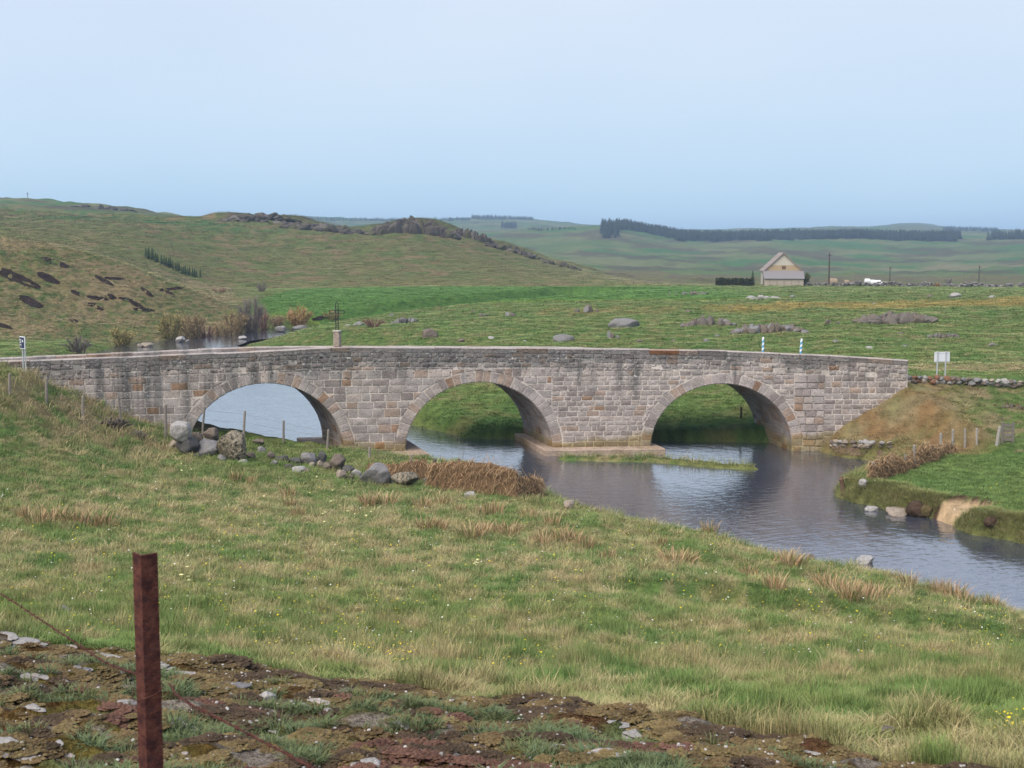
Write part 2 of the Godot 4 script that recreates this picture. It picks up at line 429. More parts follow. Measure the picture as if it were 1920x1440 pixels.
# base colour of the ground and its turf
func ground_col(X: float, D: float) -> Color:
	var a := n_a.get_noise_2d(X * 1.0, D * 1.0)
	var far_k := 1.0 if D < 235.0 else 0.3 if D < 560.0 else 0.06
	if D > 235.0: a = n_a.get_noise_2d(X * 0.35 * (1.0 if D < 560.0 else 0.3), D * 0.35 * (1.0 if D < 560.0 else 0.3))
	var b := n_b.get_noise_2d(X * 1.5 * far_k + 31.0, D * 1.5 * far_k)
	var e := n_c.get_noise_2d(X * 1.2 * far_k - 9.0, D * 1.2 * far_k)
	var col: Color
	if D < 75.0:
		var s := shore(X, D)
		if D < 12.0 and D < rock_edge(X) + 0.05:
			var k := n_c.get_noise_2d(X * 1.7, D * 4.2)
			col = Color(0.105, 0.066, 0.028)
			col = c3(col, Color(0.125, 0.105, 0.035), ss(0.0, 0.35, e))
			col = c3(col, Color(0.11, 0.055, 0.038), ss(0.2, 0.5, b) * ss(7.4, 6.4, D))
			col = c3(col, Color(0.10, 0.13, 0.06), ss(0.12, 0.35, n_b.get_noise_2d(X * 3.0, D * 5.0)) * ss(7.8, 7.0, D))
			col = c3(col, Color(0.26, 0.24, 0.225), ss(0.24, 0.30, k) * 0.8)
			return col
		if X > 0.5 * (pts(LEFT, D) + pts(RIGHT, D)) and D > 18.0 and D < 66.0:
			col = c3(GREEN, LUSH, 0.5 + a)
			if X > 14.6 and D > 57.5:
				var tri := ss(24.0, 20.5, X + (64.5 - D) * 0.1 + e * 2.5) * ss(57.5, 59.5, D + e)
				col = c3(col, (STRAW * 0.72).lerp(RUST, clampf(0.25 + e, 0.0, 0.7)), tri * (0.95 + 0.5 * b))
				col = c3(col, RUST, ss(62.6, 61.6, D) * ss(22.0, 19.0, X) * 0.6)
				if X > 22.0:
					col = c3(col, STRAW * 0.7, ss(0.05, 0.35, e + b * 0.5))
			col = c3(col, OLIVE, ss(1.2, 0.2, s + e * 0.7) * 0.8)
			if Vector2((X - SAND.x) / 0.98, (D - SAND.y) / 1.15).length() + n_c.get_noise_2d(X, D) * 0.2 < 0.95:
				col = Color(0.46, 0.33, 0.21)
			elif Vector2((X - SAND.x) / 0.98, (D - SAND.y) / 1.15).length() + n_c.get_noise_2d(X, D) * 0.2 < 1.12 and D > SAND.y:
				col = Color(0.085, 0.055, 0.038)
		elif D > 62.0 and X > -9.0:
			col = c3(GREEN, LUSH, 0.4 + a + ss(72.0, 66.0, D) * 0.5)
			col = c3(col, OLIVE, ss(0.05, 0.4, b) * 0.7 + ss(0.8, 0.1, s) * 0.7)
		else:
			var b2 := n_b.get_noise_2d(X * 3.4 + 11.0, D * 2.4)
			var e2 := n_c.get_noise_2d(X * 3.0 + 5.0, D * 2.2)
			var dry := ss(-0.15, 0.5, b * 0.3 + b2 * 0.55 + e2 * 0.5 + a * 0.25 + pts([8.0, -0.05, 14.0, -0.05, 22.0, 0.0, 40.0, 0.12, 55.0, 0.05], D) - 0.12 * ss(-12.0, -16.0, X))
			col = c3(c3(GREEN, LUSH, 0.45 + a * 0.8 - e * 0.5), OLIVE, 0.30 + b + e2 * 0.6)
			col = c3(col, STRAW, dry * 0.66)
			if X < -14.0 and D > 50.0:
				col = c3(col, STRAW * 0.75, ss(0.0, 0.2, e + 0.12) * ss(50.0, 53.5, D) * ss(-22.0, -19.5, X) * 0.9)
			if D > 50.0 and X < 0.0 and X > -13.0:
				col = c3(col, GREEN * 0.85, 0.5)
	elif D < 235.0:
		var px := 960.0 + X / D * F
		col = c3(c3(GREEN, LUSH, 0.45 + a * 0.7), OLIVE, 0.25 + b * 0.9)
		col = c3(col, STRAW * 0.8, ss(0.3, 0.55, e + b * 0.4) * 0.5)
		if X < -24.0 and D > 126.0:
			var hillk := ss(128.0, 138.0, D) * ss(-24.0 - (D - 150.0) * 0.2, -34.0 - (D - 150.0) * 0.2, X)
			var h := c3(Color(0.165, 0.150, 0.068), Color(0.245, 0.190, 0.110), 0.5 + a * 1.1 + b * 0.6)
			h = c3(h, Color(0.095, 0.13, 0.048), ss(0.0, 0.35, e - a * 0.6))
			col = c3(col, h, hillk)
		var st := n_b.get_noise_2d(X * 0.4, 3.0) * 6.0
		if X > 18.0:   # band of dry sedge along a ditch
			col = c3(col, Color(0.29, 0.215, 0.075), ss(9.0, 3.0, absf(D - 143.0 - X * 0.12 + st)) * ss(18.0, 26.0, X) * (0.75 + e))
		elif X > 3.0:
			col = c3(col, Color(0.27, 0.20, 0.09), ss(7.0, 2.0, absf(D - 142.0 + st)) * 0.7 * (0.6 + b))
		if X > -36.0 and D > 150.0:   # sown field
			var f := ss(163.0, 168.0, D + st * 0.5) * ss(-38.0, -34.0, X + (D - 180.0) * 0.06) * ss(40.0, 24.0, X)
			col = c3(col, Color(0.085, 0.175, 0.042), f * 0.85)
			col = c3(col, Color(0.19, 0.22, 0.04), ss(6.0, 1.0, absf(D - 165.0 + st * 0.5)) * f * (0.55 + e))
		if D > 70.0 and D < 84.0 and X > 18.0:
			col = c3(col, STRAW * 0.9, ss(82.0, 74.0, D + e * 6.0) * 0.85)
	elif D < 560.0:
		col = c3(Color(0.165, 0.160, 0.068), Color(0.125, 0.155, 0.055), 0.5 + a * 1.3)
		col = c3(col, Color(0.215, 0.165, 0.09), ss(0.1, 0.45, b + a * 0.5))
		col = c3(col, Color(0.075, 0.145, 0.05), ss(0.05, 0.4, -a + e * 0.5) * ss(300.0, 400.0, D) * ss(-20.0, -60.0, X) + ss(238.0, 232.0, D) * 0.8)
		var hx := 960.0 + X / D * F
		var heath := ss(398.0, 412.0, D) * (ss(690.0, 730.0, hx) * ss(900.0, 860.0, hx) + ss(410.0, 440.0, hx) * ss(690.0, 660.0, hx) * 0.7)
		col = c3(col, Color(0.10, 0.082, 0.05), heath * (0.8 + b))
		if X > 20.0 and D < 262.0:
			col = c3(GREEN, OLIVE, 0.5 + b)
		if X > 30.0 and D > 300.0:
			col = c3(col, Color(0.14, 0.115, 0.075), 0.5 + b)
	else:
		col = c3(Color(0.110, 0.155, 0.058), Color(0.170, 0.180, 0.085), 0.5 + a * 1.6)
		col = c3(col, Color(0.085, 0.062, 0.050), ss(0.04, 0.22, n_a.get_noise_2d(X * 0.14 + 200.0, D * 0.10) + b * 0.35) * 0.62)
		col = c3(col, Color(0.24, 0.19, 0.12), ss(26.0, 8.0, absf(D - 745.0 - X * 0.05 + b * 30.0)) * ss(120.0, 170.0, X) * 0.8)
		col = c3(col, Color(0.075, 0.15, 0.05), ss(0.15, 0.35, n_a.get_noise_2d(X * 0.12 - 80.0, D * 0.15)))
	var j := 1.0 + 0.16 * n_d.get_noise_2d(X * 4.0, D * 4.0)
	return Color(col.r * j, col.g * j, col.b * j)

# ------------------------------------------------------------------ materials and textures
func noise(freq: float, seed_: int, oct := 3, type := FastNoiseLite.TYPE_SIMPLEX_SMOOTH) -> FastNoiseLite:
	var n := FastNoiseLite.new()
	n.seed = seed_
	n.frequency = freq
	n.noise_type = type
	n.fractal_octaves = oct
	return n

func noise_bytes(w: int, h: int, freq: float, seed_: int, oct := 4, type := FastNoiseLite.TYPE_SIMPLEX_SMOOTH) -> PackedByteArray:
	var im := noise(freq, seed_, oct, type).get_seamless_image(w, h)
	im.convert(Image.FORMAT_L8)
	return im.get_data()

# texture whose tone runs through colours (0..1 of the summed noises)
func tone_tex(size: int, layers: Array, stops: Array) -> ImageTexture:
	var acc := []
	for l in layers:
		acc.append(noise_bytes(size, size, l[0], l[1], l[2], l[4] if l.size() > 4 else FastNoiseLite.TYPE_SIMPLEX_SMOOTH))
	var lut := PackedByteArray()
	for i in 256:
		var t := i / 255.0
		var col: Color = stops[stops.size() - 1][1]
		for k in range(1, stops.size()):
			if t <= stops[k][0]:
				col = stops[k - 1][1].lerp(stops[k][1], clampf((t - stops[k - 1][0]) / (stops[k][0] - stops[k - 1][0]), 0.0, 1.0))
				break
		lut.append_array(PackedByteArray([int(clampf(col.r, 0, 1) * 255), int(clampf(col.g, 0, 1) * 255), int(clampf(col.b, 0, 1) * 255)]))
	var out := PackedByteArray()
	out.resize(size * size * 3)
	var n := size * size
	var nl := layers.size()
	for i in n:
		var x := 0.0
		for k in nl:
			x += acc[k][i] * layers[k][3]
		var j := clampi(int(x), 0, 255) * 3
		out[i * 3] = lut[j]; out[i * 3 + 1] = lut[j + 1]; out[i * 3 + 2] = lut[j + 2]
	var im := Image.create_from_data(size, size, false, Image.FORMAT_RGB8, out)
	im.generate_mipmaps()
	return ImageTexture.create_from_image(im)

func normal_tex(w: int, h: int, freq: float, seed_: int, bump: float, oct := 4, type := FastNoiseLite.TYPE_SIMPLEX_SMOOTH) -> ImageTexture:
	var im := noise(freq, seed_, oct, type).get_seamless_image(w, h)
	im.convert(Image.FORMAT_RGBA8)
	im.bump_map_to_normal_map(bump)
	return ImageTexture.create_from_image(im)

func mat(called: String, col: Color, rough := 0.9, tex: Texture2D = null, scale := 1.0, use_vertex := true) -> StandardMaterial3D:
	var m := StandardMaterial3D.new()
	m.resource_name = called
	m.albedo_color = col.linear_to_srgb()
	m.roughness = rough
	m.metallic_specular = 0.3
	m.vertex_color_use_as_albedo = use_vertex
	if tex:
		m.albedo_texture = tex
		m.uv1_triplanar = true
		m.uv1_world_triplanar = true
		m.uv1_scale = Vector3.ONE * scale
	M[called] = m
	return m

func make_materials() -> void:
	var g := func(v: float) -> Color: return Color(v, v, v)
	var turf := tone_tex(512, [[0.012, 1, 4, 0.55], [0.09, 2, 2, 0.45]], [[0.0, g.call(0.55)], [0.35, Color(0.74, 0.76, 0.72)], [0.5, Color(0.9, 0.9, 0.88)], [0.7, Color(1, 1, 0.97)], [1.0, Color(1, 0.99, 0.9)]])
	var m := mat("ground", Color(1.12, 1.12, 1.12), 1.0, turf, 0.22)
	m.albedo_color = Color.WHITE
	m.metallic_specular = 0.1
	var crumb := tone_tex(512, [[0.03, 81, 4, 0.5], [0.14, 82, 3, 0.5]], [[0.0, g.call(0.3)], [0.38, Color(0.6, 0.58, 0.55)], [0.5, Color(0.82, 0.8, 0.76)], [0.62, Color(1, 0.98, 0.94)]])
	m = mat("knoll", Color.WHITE, 1.0, crumb, 1.3)
	m.metallic_specular = 0.1
	m.normal_enabled = true
	m.normal_texture = normal_tex(512, 512, 0.06, 83, 10.0, 4)
	var stone := tone_tex(512, [[0.03, 5, 4, 0.5], [0.16, 6, 2, 0.5]], [[0.0, g.call(0.45)], [0.3, g.call(0.72)], [0.5, g.call(0.9)], [0.68, g.call(0.97)], [0.78, Color(1, 1, 1)]])
	m = mat("rock", Color.WHITE, 0.95, stone, 0.45)
	m.normal_enabled = true
	m.normal_texture = normal_tex(512, 512, 0.03, 9, 6.0, 5)
	m.normal_scale = 0.8
	var lichen := tone_tex(512, [[0.035, 15, 4, 0.6], [0.12, 16, 2, 0.4]], [[0.0, g.call(0.12)], [0.40, Color(0.28, 0.27, 0.25)], [0.47, Color(0.5, 0.48, 0.42)], [0.54, Color(0.66, 0.62, 0.55)], [0.58, Color(0.80, 0.78, 0.73)], [0.64, Color(0.42, 0.36, 0.27)], [0.9, Color(0.3, 0.24, 0.16)]])
	m = mat("lichen_rock", Color(0.8, 0.78, 0.74), 0.95, lichen, 0.28)
	m.normal_enabled = true
	m.normal_texture = normal_tex(512, 512, 0.05, 19, 9.0, 4)
	m = mat("leaf", Color.WHITE, 0.85)
	m.metallic_specular = 0.2
	m.backlight = Color(0.7, 0.75, 0.5)
	m.cull_mode = BaseMaterial3D.CULL_DISABLED
	m = mat("dry", Color.WHITE, 0.95)
	m.cull_mode = BaseMaterial3D.CULL_DISABLED
	m.metallic_specular = 0.15
	m.backlight = Color(0.5, 0.45, 0.32)
	m = mat("petal", Color.WHITE, 0.8)
	m.cull_mode = BaseMaterial3D.CULL_DISABLED
	var wood := tone_tex(256, [[0.02, 25, 4, 0.6], [0.2, 26, 2, 0.4]], [[0.0, g.call(0.5)], [0.5, g.call(0.85)], [1.0, g.call(1.0)]])
	m = mat("wood", Color.WHITE, 0.95, wood, 3.0)
	m.uv1_scale = Vector3(9, 0.9, 9)
	var rust := tone_tex(512, [[0.02, 35, 4, 0.6], [0.14, 36, 3, 0.4]], [[0.0, Color(0.17, 0.10, 0.10)], [0.36, Color(0.27, 0.155, 0.145)], [0.48, Color(0.35, 0.20, 0.18)], [0.56, Color(0.42, 0.25, 0.20)], [0.63, Color(0.50, 0.31, 0.23)], [0.72, Color(0.33, 0.22, 0.22)]])
	m = mat("rust", Color(0.68, 0.66, 0.68), 0.85, rust, 2.4, false)
	m.metallic_specular = 0.35
	m.normal_enabled = true
	m.normal_texture = normal_tex(256, 256, 0.08, 39, 3.0)
	m.normal_scale = 0.5
	mat("iron", Color(0.035, 0.034, 0.036), 0.6, null, 1.0, false)
	mat("paint", Color.WHITE, 0.55)
	m = mat("zinc", Color(0.50, 0.52, 0.53), 0.5, null, 1.0, false)
	m.metallic = 0.3
	mat("wire", Color(0.18, 0.17, 0.16), 0.6, null, 1.0, false)
	mat("plain", Color.WHITE, 0.9)
	var asph := tone_tex(256, [[0.1, 45, 2, 1.0]], [[0.0, g.call(0.7)], [1.0, g.call(1.0)]])
	mat("road", Color(0.16, 0.15, 0.14), 0.95, asph, 0.6, false)
	# water
	m = mat("water", Color(0.045, 0.052, 0.070), 0.04, null, 1.0, false)
	m.metallic_specular = 1.0
	m.clearcoat_enabled = true
	m.clearcoat = 0.5
	m.clearcoat_roughness = 0.12
	m.normal_enabled = true
	m.normal_texture = normal_tex(1024, 1024, 0.022, 51, 10.0, 4)
	m.normal_scale = 0.13
	make_face_map()

# weathering of the bridge face: s runs along u, height along v
const FACE_W := 2048
const FACE_H := 256
func make_face_map() -> void:
	var fine := noise_bytes(512, 256, 0.16, 61, 3)
	var mid := noise_bytes(512, 256, 0.035, 62, 4)
	var big := noise_bytes(512, 256, 0.012, 63, 3)
	var cell := noise_bytes(512, 256, 0.10, 64, 2)
	var out := PackedByteArray()
	out.resize(FACE_W * FACE_H * 3)
	var streak := PackedFloat32Array()
	var reach := PackedFloat32Array()
	var dirt := PackedFloat32Array()
	var ns := noise(0.05, 65, 4)
	for x in FACE_W:
		var s := -24.0 + 48.0 * x / FACE_W
		var left := ss(-8.0, -12.5, s)
		var right := ss(15.0, 17.0, s)
		var patch := exp(-pow((s - 6.6) / 1.6, 2.0))
		streak.append(clampf(ns.get_noise_1d(x * 0.55) * 1.0 + ns.get_noise_1d(x * 1.4 + 50.0) * 0.35 + left * 0.22 + patch * 0.35 + right * 0.12 - 0.10, 0.0, 0.6))
		reach.append(clampf(0.9 + 1.5 * ns.get_noise_1d(x * 0.5 + 900.0) + left * 2.2 + patch * 1.4 + right * 1.0, 0.3, 4.5))
		dirt.append(0.75 + 0.4 * ns.get_noise_1d(x * 0.2 + 3000.0))
	for yy in FACE_H:
		var y := 6.0 * (1.0 - yy / float(FACE_H)) - 0.5
		for x in FACE_W:
			var k := (yy * 2 % 256) * 512 + (x % 512)
			var k2 := (yy % 256) * 512 + ((x / 2 + 130) % 512)
			var f := fine[k] / 255.0
			var md := mid[k2] / 255.0
			var bg := big[k2] / 255.0
			var v := 0.90 + 0.30 * (f - 0.5) + 0.24 * (md - 0.5)
			var r := 1.0
			var b := 1.0
			# dark crust of lichen and soot on the upper band and in runs below it
			var edge := 4.25 + (bg - 0.5) * 0.9
			var crust := ss(edge - 0.12, edge + 0.30, y) * (0.45 + 1.3 * absf(md - 0.45))
			var run := streak[x] * ss(4.6 - reach[x] * (0.8 + 0.5 * md), 4.9 - reach[x] * 0.4, y) * (0.5 + md)
			var dk := clampf(maxf(crust * 0.36, run * 0.5), 0.0, 0.30)
			v *= 1.0 - dk
			r -= dk * 0.10
			b += dk * 0.04
			if dk > 0.25 and cell[k] > 176:
				v += 0.30
			if cell[k] < 58 and y > 3.7:
				v *= 0.55
			# flood stain on the lowest courses
			var wet := ss(0.95 + (bg - 0.5) * 1.0, 0.45 + (bg - 0.5) * 0.8, y) * dirt[x]
			v *= 1.0 - 0.24 * wet
			r += 0.05 * wet
			b -= 0.26 * wet
			v = clampf(v, 0.05, 1.0)
			var o := (yy * FACE_W + x) * 3
			out[o] = int(clampf(v * r, 0, 1) * 255.0)
			out[o + 1] = int(v * 0.985 * 255.0)
			out[o + 2] = int(clampf(v * b * 0.985, 0, 1) * 255.0)
	var im := Image.create_from_data(FACE_W, FACE_H, false, Image.FORMAT_RGB8, out)
	im.generate_mipmaps()
	var m := mat("masonry", Color.WHITE, 0.95)
	m.albedo_texture = ImageTexture.create_from_image(im)
	m.normal_enabled = true
	m.normal_texture = normal_tex(2048, 256, 0.2, 66, 3.0, 2)
	m.normal_scale = 0.18

# ------------------------------------------------------------------ camera, sky, sun
func make_view() -> void:
	var cam := Camera3D.new()
	cam.name = "camera"
	cam.fov = rad_to_deg(2.0 * atan(720.0 / F))
	cam.near = 0.1
	cam.far = 20000.0
	add_child(cam)
	cam.position = Vector3(0, EYE, 0)
	cam.rotation.x = -atan(TILT)
	cam.current = true
	var lens := CameraAttributesPhysical.new()
	lens.frustum_focal_length = 12.0 / (720.0 / F)
	lens.frustum_focus_distance = 45.0
	lens.exposure_aperture = 11.0
	lens.frustum_far = 20000.0
	cam.attributes = lens
	var env := Environment.new()
	env.background_mode = Environment.BG_SKY
	var sky := Sky.new()
	# hazy spring sky: blue along the horizon, paler above it, bluer again higher up
	var im := Image.create(512, 256, false, Image.FORMAT_RGBF)
	var cl := noise(0.9, 71, 4)
	for y in 256:
		var el := 90.0 - 180.0 * (y + 0.5) / 256.0
		var e := absf(el)
		var k := 1.0
		var r := pts([0.0, 0.48, 3.0, 0.525, 7.0, 0.60, 11.0, 0.645, 18.0, 0.58, 30.0, 0.44, 60.0, 0.31, 90.0, 0.27], e)
		var g := pts([0.0, 0.68, 3.0, 0.70, 7.0, 0.72, 11.0, 0.73, 18.0, 0.65, 30.0, 0.56, 60.0, 0.44, 90.0, 0.40], e)
		var b := pts([0.0, 0.84, 3.0, 0.85, 7.0, 0.855, 11.0, 0.86, 18.0, 0.85, 30.0, 0.80, 60.0, 0.70, 90.0, 0.66], e)
		for x in 512:
			var a := TAU * x / 512.0
			var w := cl.get_noise_3d(cos(a) * 2.0, el * 0.09, sin(a) * 2.0) * 0.12
			if el < 0.0:
				im.set_pixel(x, y, Color(0.22, 0.25, 0.20))
			else:
				im.set_pixel(x, y, Color(r * (1.0 + w), g * (1.0 + w * 0.6), b * (1.0 + w * 0.2)))
	var sm := PanoramaSkyMaterial.new()
	sm.panorama = ImageTexture.create_from_image(im)
	sky.sky_material = sm
	env.sky = sky
	env.tonemap_mode = Environment.TONE_MAPPER_LINEAR
	env.background_energy_multiplier = 0.90
	env.tonemap_exposure = 1.27
	env.sdfgi_enabled = true
	env.ssao_enabled = true
	env.ssil_enabled = true
	env.fog_enabled = true
	env.fog_density = 0.00028
	env.fog_light_color = Color(0.71, 0.83, 0.95)
	var we := WorldEnvironment.new()
	we.name = "world_environment"
	we.environment = env
	add_child(we)
	var sun := DirectionalLight3D.new()
	sun.name = "sun"
	sun.light_energy = 1.3
	sun.light_color = Color(1.0, 0.955, 0.90)
	sun.light_angular_distance = 65.0
	sun.shadow_enabled = true
	add_child(sun)
	sun.look_at_from_position(Vector3(-5, 10, 6), Vector3.ZERO)

# ------------------------------------------------------------------ ground and river
func make_ground() -> void:
	var us := PackedFloat32Array()
	var u := -1.35
	while u < 1.35:
		us.append(u)
		u += 0.0032 if absf(u) < 0.44 else minf(0.05, 0.0032 + (absf(u) - 0.44) * 0.12)
	us.append(1.35)
	var ds := PackedFloat32Array()
	var D := 1.6
	while D < 7800.0:
		ds.append(D)
		var k := 0.012
		if D < 14.0: k = 0.010
		elif D > 36.0 and D < 72.0: k = 0.0058
		elif D > 125.0 and D < 190.0: k = 0.006
		D *= 1.0 + k
	ds.append(7900.0)
	var nu := us.size()
	var nd := ds.size()
	var v := PackedVector3Array(); v.resize(nu * nd)
	var c := PackedColorArray(); c.resize(nu * nd)
	var n := PackedVector3Array(); n.resize(nu * nd)
	for j in nd:
		for i in nu:
			var X := us[i] * ds[j]
			v[j * nu + i] = Vector3(X, height(X, ds[j]), -ds[j])
			c[j * nu + i] = ground_col(X, ds[j])
	for j in nd:
		var j0 := maxi(j - 1, 0) * nu
		var j1 := mini(j + 1, nd - 1) * nu
		for i in nu:
			var a := v[j * nu + mini(i + 1, nu - 1)] - v[j * nu + maxi(i - 1, 0)]
			var b := v[j1 + i] - v[j0 + i]
			n[j * nu + i] = a.cross(b).normalized()
	var idx := PackedInt32Array(); idx.resize((nu - 1) * (nd - 1) * 6)
	var q := 0
	for j in nd - 1:
		for i in nu - 1:
			var a := j * nu + i
			idx[q] = a; idx[q + 1] = a + nu; idx[q + 2] = a + nu + 1
			idx[q + 3] = a; idx[q + 4] = a + nu + 1; idx[q + 5] = a + 1
			q += 6
	var arr := []
	arr.resize(Mesh.ARRAY_MAX)
	arr[Mesh.ARRAY_VERTEX] = v
	arr[Mesh.ARRAY_NORMAL] = n
	arr[Mesh.ARRAY_COLOR] = c
	arr[Mesh.ARRAY_INDEX] = idx
	var cut := 0
	while ds[cut] < 11.0: cut += 1
	for half in 2:
		var m := ArrayMesh.new()
		arr[Mesh.ARRAY_INDEX] = idx.slice(0, cut * (nu - 1) * 6) if half == 0 else idx.slice(cut * (nu - 1) * 6)
		m.add_surface_from_arrays(Mesh.PRIMITIVE_TRIANGLES, arr)
		struct("knoll" if half == 0 else "ground", m, M.knoll if half == 0 else M.ground)
	# the ground goes on behind the photographer
	var mb := MB.new()
	var col := Color(0.10, 0.12, 0.045)
	var e := 2.16
	mb.quad(Vector3(-e, height(-e, 1.6), -1.6), Vector3(e, height(e, 1.6), -1.6), Vector3(60, 8.4, 40), Vector3(-60, 9.0, 40), col)
	mb.tri(Vector3(-e, height(-e, 1.6), -1.6), Vector3(-60, 9.0, 40), Vector3(-60, 6.0, -44), col)
	mb.tri(Vector3(e, height(e, 1.6), -1.6), Vector3(60, 0.0, -44), Vector3(60, 8.4, 40), col)
	struct("hill", mb.mesh(), M.ground)
	print("ground ", nu, "x", nd, " ", Time.get_ticks_msec() - t_start)

func make_river() -> void:
	var v := PackedVector3Array()
	var uv := PackedVector2Array()
	var n := PackedVector3Array()
	var idx := PackedInt32Array()
	var D := 20.0
	var k := 0
	while D < 214.0:
		var l := pts(LEFT, D) - 3.0
		var r := pts(RIGHT, D) + 3.0
		for w in 5:
			var X := lerpf(l, r, w / 4.0)
			v.append(Vector3(X, 0.0, -D))
			uv.append(Vector2((X * 0.86 + D * 0.5) / 22.0, (-X * 0.5 + D * 0.86) / 11.0))
			n.append(Vector3.UP)
		if k > 0:
			for w in 4:
				var a := (k - 1) * 5 + w
				idx.append_array(PackedInt32Array([a, a + 5, a + 6, a, a + 6, a + 1]))
		k += 1
		D += 1.0
	var arr := []
	arr.resize(Mesh.ARRAY_MAX)
	arr[Mesh.ARRAY_VERTEX] = v
	arr[Mesh.ARRAY_NORMAL] = n
	arr[Mesh.ARRAY_TEX_UV] = uv
	arr[Mesh.ARRAY_INDEX] = idx
	var m := ArrayMesh.new()
	m.add_surface_from_arrays(Mesh.PRIMITIVE_TRIANGLES, arr)
	struct("river", m, M.water)

# ------------------------------------------------------------------ the bridge
const A0 := 0.139626
const KAP := 0.00785398
const SKEW := 0.75          # the vaults run askew to the faces
const WIDE := 5.0
const SPRING := 0.27
const RING := 0.51
var ARCHES := [[-13.62, -6.38, 3.65], [-3.51, 3.60, 3.52], [8.40, 15.35, 3.33]]
var NEAR_TOP := [-32.0, 4.8, -21.5, 4.91, -16.1, 4.99, -10.4, 5.12, -7.5, 5.23, -6.4, 5.27, 0.1, 5.14, 3.7, 5.09, 11.5, 4.94, 15.4, 4.75, 16.7, 4.69, 20.9, 4.46]
var FAR_TOP := [-32.0, 4.55, -21.8, 4.70, -16.1, 4.82, -10.2, 4.99, -6.2, 4.95, 0.6, 4.83, 4.2, 4.79, 12.0, 4.55, 21.0, 4.15]

func bp(s: float, y: float, o: float) -> Vector3:
	var a := A0 - KAP * s
	return Vector3(-1.61 + (sin(A0) - sin(a)) / KAP + sin(a) * o, y, -(63.3 + (cos(a) - cos(A0)) / KAP - cos(a) * o))

func buv(s: float, y: float) -> Vector2:
	return Vector2((s + 24.0) / 48.0, 1.0 - (y + 0.5) / 6.0)

func arch_y(s: float) -> float:   # underside of the vault over s, or below the river bed
	for a in ARCHES:
		if s > a[0] and s < a[1]:
			var c: float = (a[0] + a[1]) / 2.0
			var h: float = (a[1] - a[0]) / 2.0
			return SPRING + (a[2] - SPRING) * sqrt(maxf(0.0, 1.0 - pow((s - c) / h, 2.0)))
	return -0.8

func block(mb: MB, poly: PackedVector2Array, front: float, depth: float, bevel: float, col: Color, dome := 0.006) -> void:
	var cen := Vector2.ZERO
	for p in poly: cen += p
	cen /= poly.size()
	var n := poly.size()
	var c3d := bp(cen.x, cen.y, front + dome)
	var ins := []
	var outr := []
	var back := []
	var uvs := []
	for p in poly:
		var d := (cen - p)
		var q := p + d.normalized() * minf(bevel * 1.5, d.length() * 0.5)
		ins.append(bp(q.x, q.y, front))
		outr.append(bp(p.x, p.y, front - bevel))
		back.append(bp(p.x, p.y, front - depth))
		uvs.append(buv(p.x, p.y))
	var cu := buv(cen.x, cen.y)
	for i in n:
		var j := (i + 1) % n
		mb.tri(c3d, ins[j], ins[i], col, cu, uvs[j], uvs[i])
		mb.quad(ins[i], ins[j], outr[j], outr[i], col, uvs[i], uvs[j], uvs[j], uvs[i])
		mb.quad(outr[i], outr[j], back[j], back[i], col, uvs[i], uvs[j], uvs[j], uvs[i])

func stone_tone(warm: float, dark: float) -> Color:
	var r := rng.randf()
	var col := Color(0.470, 0.418, 0.378).lerp(Color(0.415, 0.385, 0.360), rng.randf())
	if r < 0.03 * warm: col = Color(0.36, 0.245, 0.165)
	elif r < 0.17 * warm: col = Color(0.42, 0.33, 0.265)
	elif r < 0.36: col = Color(0.34, 0.30, 0.275)
	elif r < 0.44: col = Color(0.50, 0.44, 0.39)
	var k := rng.randf_range(0.90, 1.10) * dark
	return Color(col.r * k, col.g * k, col.b * k)

